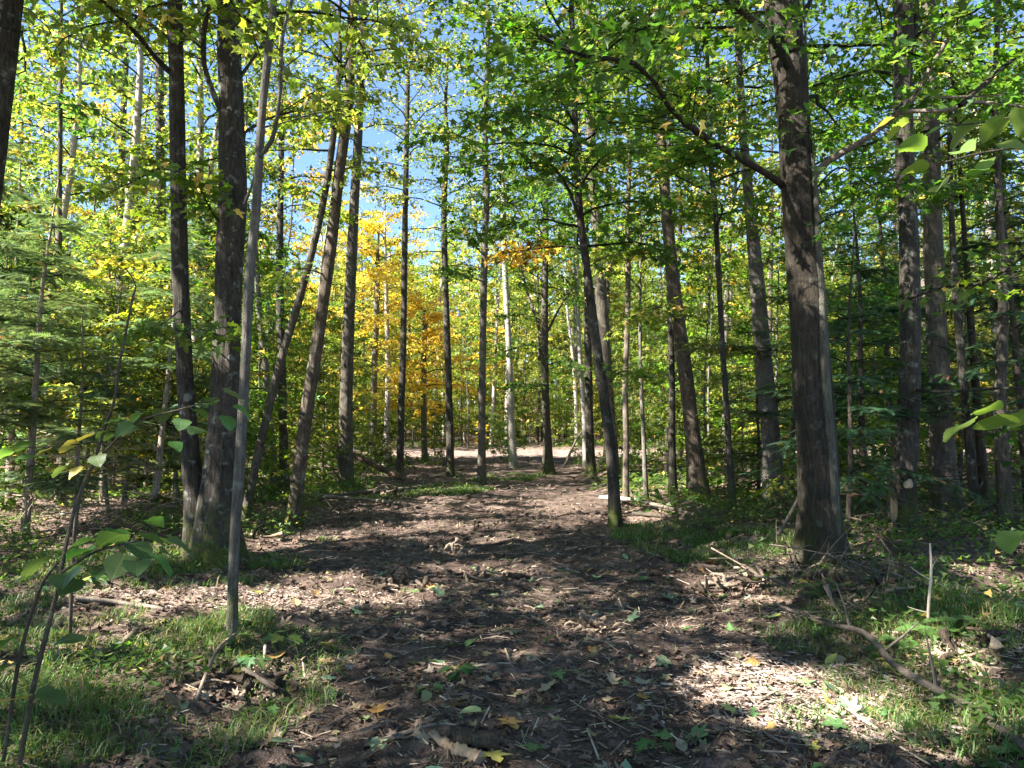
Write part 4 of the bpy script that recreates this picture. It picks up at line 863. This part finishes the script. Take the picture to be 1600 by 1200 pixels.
# ------------------------------------------------------------------ logs, sticks, debris
def lying(name, label, px, w, mat, cat, seed, tint=(1, 1, 1, 1), lift=.0, sides=8, group=None, jag=.15, Ys=None, forks=()):
    """A branch or log along pixels of the photograph, lying on the ground; lift per point raises it."""
    rng = np.random.default_rng(seed); P = []
    for k, (u, v) in enumerate(px):
        l = lift[k] if hasattr(lift, '__len__') else lift
        if Ys is None: p = ground_at(u, v)
        else: p = at(u, v, Ys[k])
        P.append(p + np.array([0, 0, l]))
    P = np.array(P); c = P.mean(0).copy(); c[2] = P[:, 2].min()
    w = [w[0] + (w[1] - w[0]) * k / (len(px) - 1) for k in range(len(px))]
    r = np.array([a / 2 * p[1] / FPX for a, p in zip(w, P)])
    P[:, 2] += r * .7
    Q = catmull(np.hstack([P - c, r[:, None]]), max(8, len(px) * 5)); n = len(Q)
    if Ys is None: Q[:, 2] = np.maximum(Q[:, 2], H(Q[:, 0] + c[0], Q[:, 1] + c[1]) - c[2] + Q[:, 3] * .45)
    mb = MB(); k_ = 1 + jag * rng.normal(0, 1, (n, sides)) * .6
    V = tube(mb, Q[:, :3], Q[:, 3], sides, 0, k_); cap(mb, V[0], 0); cap(mb, V[-1], 0)
    for f0, d, L in forks:
        p = Q[int(f0 * (n - 1)), :3]; d = nrm(np.array(d, float)); rr = Q[int(f0 * (n - 1)), 3] * .55
        tube(mb, [p, p + d * L * .5 + rng.normal(0, .04 * L, 3), p + d * L], [rr, rr * .7, rr * .3], 5)
    o = link(name, mb.mesh(name, [mat], True), loc=c, color=tint); return tag(o, label, cat, group)
lying('fallen_branch', 'long dark bent branch lying along the right trail edge', [(1210, 955), (1285, 988), (1350, 1012), (1400, 1060), (1460, 1100), (1520, 1132), (1610, 1190)], (5, 16), M_TWIG, 'branch', 1, (.75, .72, .72, 1), [.05, .06, .08, .06, .05, .05, .03], forks=[(.35, (-.1, .3, .7), .35), (.55, (.3, -.1, .3), .3), (.75, (-.1, .1, .9), .3)])
lying('dead_sapling', 'bare white dead stick standing forked above the fern', [(1449, 1010), (1451, 950), (1455, 890), (1453, 850)], (6, 2.5), M_DEAD, 'stick', 2, (3.2, 3.1, 2.9, 1), Ys=[5.4] * 4, forks=[(.66, (-.45, -.05, .28), .17), (.35, (-.5, 0, .15), .15), (.75, (.3, .1, .4), .1)], jag=.05)
lying('log', 'pale sunlit log lying in the grass left of the twin trunk', [(118, 940), (185, 946), (255, 957)], (9, 7), M_DEAD, 'log', 3)
lying('log', 'short mossy stick log in the shaded grass below the pale log', [(140, 1030), (180, 1022), (212, 995)], (9, 11), M_DEAD, 'log', 4, (.8, .75, .65, 1), .02)
lying('log', 'long dark log lying at the foot of the big maple', [(1265, 905), (1340, 912), (1440, 922), (1545, 938)], (17, 12), M_LOG, 'log', 5, (.8, .8, .8, 1), .02)
lying('log', 'thin grey log on the ground right of the dead white stick', [(1490, 945), (1550, 948), (1610, 950)], (6, 5), M_DEAD, 'log', 6)
lying('fallen_tree', 'fallen brown trunk propped up behind the slender trunks', [(440, 655), (485, 678), (550, 712), (632, 752)], (7, 10), M_LOG, 'log', 7, (1.2, 1.0, .85, 1), Ys=[27, 26, 25, 24])
lying('log', 'dark log lying under the slender trunk left of the trail', [(475, 788), (545, 778), (650, 768)], (9, 7), M_LOG, 'log', 8, lift=.05)
lying('log', 'pale fallen stick crossing the dark log left of the trail', [(470, 779), (560, 786), (625, 792)], (7, 5), M_DEAD, 'log', 9, lift=.06)
lying('log', 'white peeled log on the pile behind the dark curving trunk', [(938, 789), (975, 791), (1010, 795)], (8, 7), M_BIRCH, 'log', 10, (.9, .9, .9, 1), .12)
lying('log', 'grey log on top of the pile right of the trail', [(985, 792), (1030, 802), (1085, 818)], (6, 5), M_DEAD, 'log', 11, (.8, .8, .8, 1), .12)
lying('log', 'grey log at the bottom of the pile right of the trail', [(990, 806), (1035, 810), (1075, 812)], (6, 5), M_LOG, 'log', 12, (.9, .9, .9, 1), .02)
lying('log', 'dark log across the right side below the hemlocks', [(1060, 742), (1110, 738), (1180, 745)], (10, 8), M_LOG, 'log', 13, lift=.1)
lying('broken_log', 'dark broken log piece at the near edge of the trail', [(706, 1163), (740, 1172), (776, 1176)], (22, 26), M_LOG, 'log', 14, (.7, .65, .62, 1), .01, jag=.3)
lying('broken_log', 'split pale log piece beneath the dark broken piece', [(672, 1152), (700, 1172), (730, 1185), (750, 1198)], (12, 22), M_SPLIT, 'log', 15, (1, .95, .9, 1), .0, jag=.4)
lying('broken_log', 'grey weathered splinter lying left of the broken log', [(590, 1162), (640, 1150), (715, 1135)], (8, 6), M_DEAD, 'log', 16, (.9, .9, .9, 1))
lying('fallen_branch', 'thin bent stick lying right of the broken log', [(845, 1172), (890, 1175), (925, 1178)], (7, 4), M_TWIG, 'branch', 17, (1.3, 1.2, 1.1, 1))
lying('fallen_branch', 'curved root like stick left of the trail below the grass', [(305, 1105), (330, 1060), (345, 1040), (372, 1022)], (6, 4), M_TWIG, 'branch', 18, (1.2, 1.1, 1, 1), [.02, .1, .12, .15])
lying('fallen_branch', 'pale crooked twig standing up from the left debris', [(430, 1092), (412, 1075), (414, 1040)], (5, 5), M_DEAD, 'branch', 19, lift=[.0, .05, .12])
lying('fallen_branch', 'long thin stick leaning against the big maple', [(1352, 938), (1330, 880), (1310, 840), (1296, 790)], (5, 4), M_DEAD, 'branch', 20, (.7, .65, .6, 1), Ys=[8.2, 8.5, 8.8, 9.0], jag=.05)
lying('fallen_branch', 'dark leaning stick left of the big maple', [(1215, 838), (1232, 810), (1250, 775)], (6, 5), M_TWIG, 'branch', 21, (.8, .8, .8, 1), Ys=[10, 10, 10], jag=.05)
lying('fallen_branch', 'pale stick in the grass at the right below the fern', [(1480, 1010), (1520, 1045), (1552, 1062)], (6, 13), M_DEAD, 'branch', 22, (1.3, 1.2, 1.1, 1), .02)
lying('fallen_branch', 'short pale stick below the sunlit patch', [(1180, 1130), (1200, 1150), (1225, 1165)], (7, 5), M_DEAD, 'branch', 23)
lying('fallen_branch', 'pale stick pair member in the middle right of trail', [(905, 950), (925, 985), (940, 1005)], (7, 5), M_DEAD, 'branch', 24, (.7, .66, .6, 1))
lying('fallen_branch', 'leaning pole among the small trunks by the far road', [(880, 735), (900, 690), (925, 655)], (4, 3), M_DEAD, 'branch', 25, Ys=[34, 34, 34], jag=.05)
# debris heaps: each piece of root and wood a part of its heap
# pale scars where bark has come off the dark rough trunk
def scar(tree, u, v, Y, w, h, seed, color, label):
    rng = np.random.default_rng(seed); n = 12; th = np.arange(n) * 2 * math.pi / n; q = 1 + .25 * rng.normal(0, 1, n)
    c = at(u, v, Y) - np.array(tree.location); mb = MB(); rr = np.stack([np.cos(th) * w * q, 0 * th, np.sin(th) * h * q], -1)
    V = np.vstack([c + rr, c + rr * .8 + [0, -.02, 0], [c + [0, -.028, 0]]]); mb.add(V, [[i, (i + 1) % n, n + (i + 1) % n, n + i] for i in range(n)]); mb.add(V, [[n + i, n + (i + 1) % n, 2 * n] for i in range(n)])
    o = link('bark_scar', mb.mesh('bark_scar', [M_SPLIT], True), tree, color=color); o['label'] = label
ut = next(o for o in SC.objects if o.get('label', '').startswith('dark rough trunk')); uY = ut.location.y
for q, (u, v, w, h, c) in enumerate([(1420, 757, .055, .07, (2.2, 2.2, 2.2, 1)), (1396, 795, .05, .16, (1.3, 1.05, .8, 1)), (1400, 745, .04, .10, (1.2, 1.0, .8, 1)), (1392, 825, .05, .08, (1.3, 1.1, .8, 1))]):
    scar(ut, u, v, uY - .17, w, h, q, c, 'pale patch of bare wood on the trunk')
def heap(label, u, v, R_, n, seed, mats):
    rng = np.random.default_rng(seed); c = ground_at(u, v); root = make_root('debris_heap', c, label, 'debris')
    for k in range(n):
        a = rng.random() * 6.28; q = R_ * math.sqrt(rng.random()); p = np.array([q * math.cos(a), q * math.sin(a) * .6, .02 + .5 * R_ * (1 - q / R_) * rng.random()])
        d = nrm(rng.normal(0, 1, 3) * [1, .8, .45]); L = R_ * (.3 + .7 * rng.random()); r = .010 + .020 * rng.random()
        p[2] += float(H(c[0] + p[0], c[1] + p[1])) - c[2]
        pts = catmull([p - d * L / 2, p + rng.normal(0, .1 * L, 3), p + d * L / 2], 7); mb = MB(); V = tube(mb, pts, np.linspace(r, r * .5, 7) * (1 + .25 * rng.normal(0, 1, 7)), 6, 0, 1 + .25 * rng.normal(0, 1, (7, 6))); cap(mb, V[0], 0); cap(mb, V[-1], 0)
        m = mats[int(rng.integers(len(mats)))]; link('root_piece' if m is M_LOG else 'wood_piece', mb.mesh('wood_piece', [m], True), root, color=(1, .95, .9, 1) if m is not M_LOG else (.7, .62, .58, 1))
    return root
HEAPS = []
heap('tangled heap of roots and dirt in the middle of the trail', 625, 915, .32, 20, 1, [M_LOG, M_DEAD, M_LOG])
heap('sunlit pile of split wood chunks at the middle of the trail', 705, 868, .30, 14, 2, [M_SPLIT, M_DEAD])
heap('loose heap of bark and sticks beside the lit strip of trail', 760, 905, .38, 12, 3, [M_LOG, M_DEAD])
heap('heap of torn roots at the left trail edge', 385, 1085, .28, 18, 4, [M_LOG, M_LOG, M_DEAD])
heap('torn brown debris on the right bank by the grass', 1150, 925, .45, 20, 5, [M_LOG, M_DEAD])
heap('slabs of broken wood at the foot of the twin trunk', 395, 842, .35, 12, 6, [M_SPLIT, M_LOG])
heap('heap of pale splinters at the far right of trail middle', 930, 985, .22, 12, 7, [M_DEAD, M_SPLIT])
heap('brush pile beneath the trunk with pale scarred foot', 1380, 935, .45, 18, 8, [M_LOG, M_DEAD])
heap('brown torn stump debris in the sunlit right bank', 1520, 1030, .30, 14, 9, [M_LOG, M_SPLIT])
heap('dark root clump behind the log pile', 1130, 770, .9, 22, 10, [M_LOG])
heap('stick pile in the grass beneath the slender trunk', 600, 775, .8, 16, 11, [M_LOG, M_DEAD])
def brush(label, u, v, R_, n, seed):
    rng = np.random.default_rng(seed); c = ground_at(u, v); root = make_root('brush_heap', c, label, 'brush')
    for k in range(n):
        a = rng.random() * 6.28; q = R_ * math.sqrt(rng.random()) * .7; p = np.array([q * math.cos(a), q * math.sin(a) * .7, 0]); p[2] = float(H(c[0] + p[0], c[1] + p[1])) - c[2] + .02 + .35 * R_ * rng.random() ** 2
        az = rng.random() * 6.28; el = rng.normal(.12, .28); L = R_ * (.6 + .9 * rng.random()); d = np.array([math.cos(az) * math.cos(el), math.sin(az) * math.cos(el), math.sin(el)])
        pts = catmull([p - d * L / 2, p + rng.normal(0, .08 * L, 3), p + d * L / 2 + rng.normal(0, .06 * L, 3)], 8); r = .004 + .007 * rng.random(); mb = MB(); tube(mb, pts, np.linspace(r, r * .35, 8), 5)
        for _ in range(3):
            i0 = int(rng.integers(2, 7)); e = pts[i0] + nrm(d + rng.normal(0, .7, 3)) * L * .28; tube(mb, [pts[i0], (pts[i0] + e) / 2 + rng.normal(0, .03 * L, 3), e], [r * .5, r * .4, r * .2], 3)
        link('twig', mb.mesh('twig', [M_DEAD if rng.random() < .45 else M_TWIG], True), root, color=(.9, .85, .8, 1))
brush('tangled brush in front of the big dark maple', 1215, 900, .7, 26, 1)
brush('thin brush in the shade right of the big dark maple', 1345, 905, .7, 22, 2)
brush('brush tangle behind the long dark branch', 1330, 975, .45, 18, 3)
brush('dead twigs heaped at the foot of the firs', 190, 850, .8, 26, 4)
brush('brush lying by the leaning brown trunk', 500, 800, .8, 20, 5)
brush('low brush at the foot of the trunk left of the road', 650, 752, 1.2, 20, 6)
brush('brush on the bank beside the log pile', 1110, 825, .9, 24, 7)
# loose sticks of the trail
r_ = random.Random(9)
for k in range(70):
    y = 2.8 + 9 * r_.random() ** 1.2; x = r_.uniform(-1, 1) * .62 * y; L = r_.uniform(.12, .5); a = r_.uniform(0, 3.14); rg = np.random.default_rng(900 + k)
    z = float(H(x, y)); mb = MB(); pts = []
    for t in np.linspace(-.5, .5, 6):
        xx = x + math.cos(a) * L * t + rg.normal(0, .03 * L); yy = y + math.sin(a) * L * t + rg.normal(0, .03 * L); pts.append([xx - x, yy - y, float(H(xx, yy)) - z + .012])
    rr = r_.uniform(.004, .011); V = tube(mb, pts, np.linspace(rr, rr * .6, 6), 6, 0, 1 + .15 * rg.normal(0, 1, (6, 6))); cap(mb, V[0], 0); cap(mb, V[-1], 0)
    pale = r_.random() < .5; tm = float(trail_mask(x, y)) > 0; where = 'on the dirt trail' if tm else 'beside the trail'
    o = link('stick', mb.mesh('stick', [M_DEAD if pale else M_TWIG], True), loc=(x, y, z), color=(1, .95, .88, 1)); tag(o, f'{"pale" if pale else "dark"} broken stick {where}', 'stick', f'{"pale" if pale else "dark"} sticks {where}'); LOOSE.append(o)

# ------------------------------------------------------------------ small plants near the camera, each big leaf a part
W_OVAL = lambda y: .40 * math.sin(math.pi * min(1, y * .96 + .02) ** .82) ** .8 + .004
W_ROUND = lambda y: (.47 * math.sin(math.pi * min(1, y * .97 + .03) ** .72) ** .7) + .004
BL = {'oval': [big_leaf(W_OVAL, .05, f, c, k) for k, (f, c) in enumerate([(.15, .15), (.3, .3), (.05, .22), (.4, .1)])], 'round': [big_leaf(W_ROUND, .05, f, c, k) for k, (f, c) in enumerate([(.12, .15), (.25, .3), (.05, .25), (.35, .12)])], 'maple': [one_leaf(MAPLE, .12, .15, M_BIG, 1, False)]}
def leafy(name, label, cat, stems, lvs, leaf_kind, size, Y, color, seed, tint=(.6, .55, .45, 1), yellow=0.0):
    """stems: lists of (u, v, width, depth) from the foot up; lvs: (u, v, depth, size factor, heading degrees, tilt)."""
    rng = np.random.default_rng(seed); base = at(stems[0][0][0], stems[0][0][1], stems[0][0][3]); base[2] = float(H(base[0], base[1])); root = make_root(name, base, label, cat)
    for s in stems:
        P = np.array([at(u, v, d) for u, v, w, d in s]) - base; r = np.array([w / 2 * d / FPX for u, v, w, d in s])
        Q = catmull(np.hstack([P, r[:, None]]), max(8, 4 * len(s))); mb = MB(); tube(mb, Q[:, :3], Q[:, 3], 7, 0); link('stem', mb.mesh('stem', [M_SMOOTH], True), root, color=tint)
    for u, v, d, sf, hd, tl in lvs:
        o = link('leaf', BL[leaf_kind][int(rng.integers(len(BL[leaf_kind])))], root, color=(*[c * f for c, f in zip(color[:3], np.exp(rng.normal(0, .12, 3)))], 0) if rng.random() > yellow else (.34, .25, .05, 0))
        o.location = at(u, v, d) - base; s = size * sf; o.scale = (s, s, s)
        a = R(hd) + rng.normal(0, .2); o.rotation_euler = (rng.normal(-.28, .2), rng.normal(tl, .22), a - math.pi / 2)
    return root
r_ = np.random.default_rng(77)
lv = [(262, 845, 3.3, 1.1, 20, 0), (215, 832, 3.35, 1.1, 60, 0), (190, 835, 3.2, 1.15, 150, .1), (150, 842, 3.3, 1.1, 190, 0), (232, 868, 3.2, 1.1, -10, .1), (195, 868, 3.15, 1.1, -80, -.1), (130, 880, 3.2, 1.1, 200, 0), (70, 872, 3.3, 1.1, 170, .1), (108, 895, 3.1, 1.1, -70, .1), (60, 900, 3.2, .9, 210, 0), (232, 812, 3.6, .8, 70, 0), (245, 838, 3.5, 1.1, 80, 0), (205, 848, 3.3, 1.1, 0, 0), (170, 852, 3.25, 1, -120, 0), (140, 860, 3.2, 1, 170, 0), (250, 858, 3.3, 1, 30, 0), (180, 828, 3.5, 1, 110, 0), (215, 878, 3.1, 1, -60, 0), (90, 862, 3.3, 1, 130, 0), (120, 905, 3.1, .9, -90, 0), (10, 1000, 3.0, 1, 140, 0), (20, 1040, 3, 1, 190, 0), (55, 1085, 2.9, 1, 0, .1), (15, 1095, 2.9, 1, 120, 0), (90, 1002, 3, .9, 10, 0), (160, 890, 3.15, .6, 260, 0)]
leafy('young_hobblebush', 'young bush with broad shade darkened green leaves rising in the left corner', 'shrub', [[(30, 1195, 8, 3.0), (55, 1060, 8, 3.05), (85, 940, 7, 3.15), (110, 820, 6, 3.3), (128, 760, 4, 3.4)], [(5, 1190, 6, 3.0), (30, 1030, 6, 3.05), (62, 920, 5, 3.1), (90, 880, 4, 3.1)], [(95, 895, 5, 3.2), (150, 862, 4, 3.2), (215, 845, 3, 3.3)]], lv, 'round', .115, 3.2, (.055, .115, .03, 0), 1, yellow=.06)  # leaf colour darkened to stand in for shade
lv = [(350, 612, 4.6, 1.1, 20, .1), (365, 635, 4.6, 1.0, 10, .1), (330, 622, 4.7, .9, 100, 0), (352, 650, 4.6, 1.0, -20, .2), (300, 640, 4.7, 1.1, 60, 0), (285, 655, 4.7, 1.0, -60, 0), (255, 640, 4.8, 1, 110, .1), (225, 645, 4.8, 1, 160, 0), (210, 665, 4.8, 1.1, -100, 0), (190, 655, 4.9, 1, 200, 0), (170, 675, 4.9, 1, 150, 0), (145, 680, 4.9, 1, 190, 0), (120, 690, 4.9, 1, 170, 0), (80, 700, 4.9, 1.1, 200, 0), (45, 690, 4.9, 1, 180, 0), (60, 715, 4.9, 1, 230, 0), (150, 712, 4.8, 1, -60, 0), (130, 730, 4.8, .9, 240, 0), (100, 728, 4.8, .9, 180, 0), (20, 705, 4.9, 1, 190, 0), (310, 668, 4.6, .9, -80, 0), (270, 690, 4.7, .8, -50, 0)]
leafy('young_moosewood', 'thin dark sapling with pale green flat leaves before the firs', 'sapling', [[(108, 1000, 6, 4.9), (120, 800, 6, 4.9), (147, 720, 5.5, 4.9), (164, 667, 5, 4.9), (178, 627, 4.5, 4.9), (188, 563, 4, 4.9), (207, 467, 3.5, 4.9), (212, 445, 2.5, 4.9), (197, 420, 2, 4.9)], [(164, 705, 4, 4.9), (213, 660, 3.5, 4.8), (280, 640, 3, 4.7), (345, 622, 2, 4.6)], [(182, 595, 3, 4.9), (160, 555, 2, 5.0), (130, 545, 1.5, 5.1)], [(160, 690, 3, 4.9), (110, 695, 2.5, 4.9), (40, 700, 2, 4.9)]], lv, 'round', .115, 4.9, (.07, .135, .035, 0), 2, yellow=.1)
lv = [(1420, 190, 2.6, 1.0, 160, .2), (1395, 185, 2.6, .8, 170, .2), (1445, 232, 2.5, 1.1, 200, .3), (1500, 235, 2.5, 1.1, 250, .3), (1480, 195, 2.6, .9, 150, .2), (1530, 190, 2.6, 1.1, 120, .2), (1570, 185, 2.5, 1.1, 80, .3), (1590, 170, 2.5, 1.0, 30, .2), (1480, 285, 2.5, 1, 230, .2), (1520, 275, 2.5, .9, 270, .3), (1450, 262, 2.5, .8, 190, .2), (1560, 225, 2.5, .9, 300, .2), (1540, 250, 2.5, .8, 240, .2)]
lv += [(1520, 655, 2.4, 1.35, 190, .1), (1560, 640, 2.4, 1.1, 170, .1), (1590, 655, 2.35, 1.2, 150, .1), (1600, 830, 2.2, 1.3, 190, .1), (1610, 640, 2.4, 1.1, 100, .1)]
leafy('young_beech', 'young beech reaching broad toothed leaves in from the right edge', 'sapling', [[(1720, 1250, 14, 2.55), (1700, 900, 12, 2.55), (1690, 500, 10, 2.55), (1680, 100, 8, 2.55)], [(1688, 250, 5, 2.55), (1620, 230, 4, 2.55), (1540, 238, 3.5, 2.55), (1470, 255, 2.5, 2.5)], [(1685, 170, 5, 2.55), (1600, 180, 3.5, 2.55), (1500, 195, 2.5, 2.6), (1420, 185, 2, 2.6)], [(1692, 600, 5, 2.55), (1630, 630, 4, 2.45), (1560, 650, 3, 2.4)], [(1698, 820, 5, 2.5), (1640, 825, 4, 2.3), (1600, 832, 3, 2.2)]], lv, 'oval', .10, 2.5, (.15, .22, .035, 0), 3, yellow=.06)
# little herbs on the trail and in the grass
def herb(u, v, n, s, label, kind='round', color=(.05, .12, .035, 0), seed=0, up=.05):
    rng = np.random.default_rng(seed); c = ground_at(u, v); root = make_root('herb', c, label, 'plant')
    for k in range(n):
        a = k * 2.4 + rng.normal(0, .3); d = s * (.25 + .5 * rng.random()); tip = np.array([d * math.cos(a), d * math.sin(a), up + s * .5 * rng.random()])
        mb = MB(); tube(mb, catmull([[0, 0, -.02], tip * [.4, .4, .8], tip], 5), .0022, 4); st = link('stem', mb.mesh('stem', [M_GRASS]), root, color=(.08, .12, .03, 0))
        o = link('leaf', BL[kind][int(rng.integers(len(BL[kind])))], root, color=(*[q * f for q, f in zip(color[:3], np.exp(rng.normal(0, .15, 3)))], 0)); o.location = tip; o.scale = (s * (.7 + .5 * rng.random()),) * 3; o.rotation_euler = (rng.normal(-.2, .2), rng.normal(0, .25), a - math.pi / 2)
herb(712, 1065, 12, .075, 'green leafy herb growing in the middle of the trail', seed=1)
herb(672, 1092, 5, .07, 'small herb with round pale leaves left of the trail herb', color=(.12, .20, .08, 0), seed=2, up=.02)
herb(150, 918, 7, .09, 'pale broad leaved herb beside the sunlit log', color=(.2, .28, .15, 0), seed=3)
herb(395, 1060, 6, .09, 'broad leaved seedling at the left trail edge', 'maple', seed=4, up=.1)
herb(440, 1022, 7, .11, 'maple seedling with yellowing leaves below the thin grey stem', 'maple', (.10, .14, .03, 0), seed=5, up=.1)
herb(365, 1010, 8, .08, 'leafy seedling at the foot of the thin grey stem', 'maple', (.08, .14, .03, 0), seed=6, up=.06)
herb(420, 1125, 7, .10, 'green seedling beside the torn roots at left', 'maple', (.06, .12, .03, 0), seed=7, up=.06)
herb(1020, 1170, 6, .07, 'low green herb on the near right dirt', 'maple', (.06, .12, .03, 0), seed=8, up=.02)
for k, (u, v) in enumerate([(960, 758), (985, 765), (1000, 772)]): herb(u, v, 14, .14, ['leafy seedling at the right of the dark curving trunk', 'leafy seedling in front of the thin light trunk', 'leafy seedling nearest the log pile'][k], 'maple', (.10, .17, .03, 0), seed=20 + k, up=.35)
# ferns
def fern(u, v, s, label, seed, color=(.10, .19, .05, 0)):
    rng = np.random.default_rng(seed); c = ground_at(u, v); root = make_root('fern', c, label, 'fern')
    for k in range(9):
        a = k * 2.4 + rng.normal(0, .3); L = s * (.7 + .5 * rng.random()); rise = .5 + .4 * rng.random()
        pts = catmull([[0, 0, 0], [math.cos(a) * L * .35, math.sin(a) * L * .35, L * rise * .6], [math.cos(a) * L * .75, math.sin(a) * L * .75, L * rise * .65], [math.cos(a) * L, math.sin(a) * L, L * rise * .45]], 22)
        mb = MB(); tube(mb, pts, np.linspace(.003, .001, 22), 3, 0); side = np.array([-math.sin(a), math.cos(a), 0]); P, D = [], []
        for q in range(3, 22):
            for sg in (-1, 1): P.append(pts[q]); D.append(side * sg + nrm(pts[q] - pts[q - 1]) * .35 + [0, 0, -.1])
        n = len(P); w = np.repeat(np.sin(np.linspace(.35, 3.0, n // 2)), 2)
        leaves(mb, SPRAY, np.array(P), np.array(D), np.tile([0, 0, 1.0], (n, 1)), L * .26 * w + .01, 0, .05, .15); link('frond', mb.mesh('frond', [M_GRASS]), root, color=color)
fern(1448, 1000, .20, 'bright green fern at the foot of the bare white stick', 1)
fern(1478, 985, .17, 'fern right behind the bright one in the sun', 2)
fern(1405, 1018, .16, 'small fern left of the bare white stick', 3)
fern(1275, 935, .2, 'dark fern in the shade by the big maple', 4, (.05, .10, .03, 0))
SPOTS = [(625, 915, 'the tangled root heap'), (705, 868, 'the split wood chunks'), (385, 1085, 'the torn roots at left'), (740, 1172, 'the dark broken log'), (712, 1065, 'the green trail herb'), (1225, 1085, 'the big sunlit patch'), (1448, 1000, 'the bright fern'), (1150, 925, 'the right bank debris'), (930, 985, 'the pale splinter heap'), (363, 992, 'the thin grey stem'), (185, 946, 'the pale sunlit log'), (180, 1022, 'the mossy stick log'), (1400, 1060, 'the long dark branch'), (1284, 884, 'the big dark maple'), (330, 870, 'the twin trunk'), (1020, 1170, 'the low green herb'), (963, 824, 'the dark curving trunk')]
SPOTS = [(ground_at(u, v), n) for u, v, n in SPOTS]; keys = {}
for o in LOOSE:
    d, n = min((math.hypot(o.location.x - p[0], o.location.y - p[1]), n) for p, n in SPOTS); keys.setdefault((o['label'], n), []).append((d, o))
for (lab, n), rows in keys.items():
    rows.sort(key=lambda q: q[0])
    for k, (d, o) in enumerate(rows): o['label'] = f'{lab}, {ORD[k]} to {n}' if len(rows) > 1 else f'{lab} near {n}'
print('TRIS', sum(len(m.polygons) for m in bpy.data.meshes))
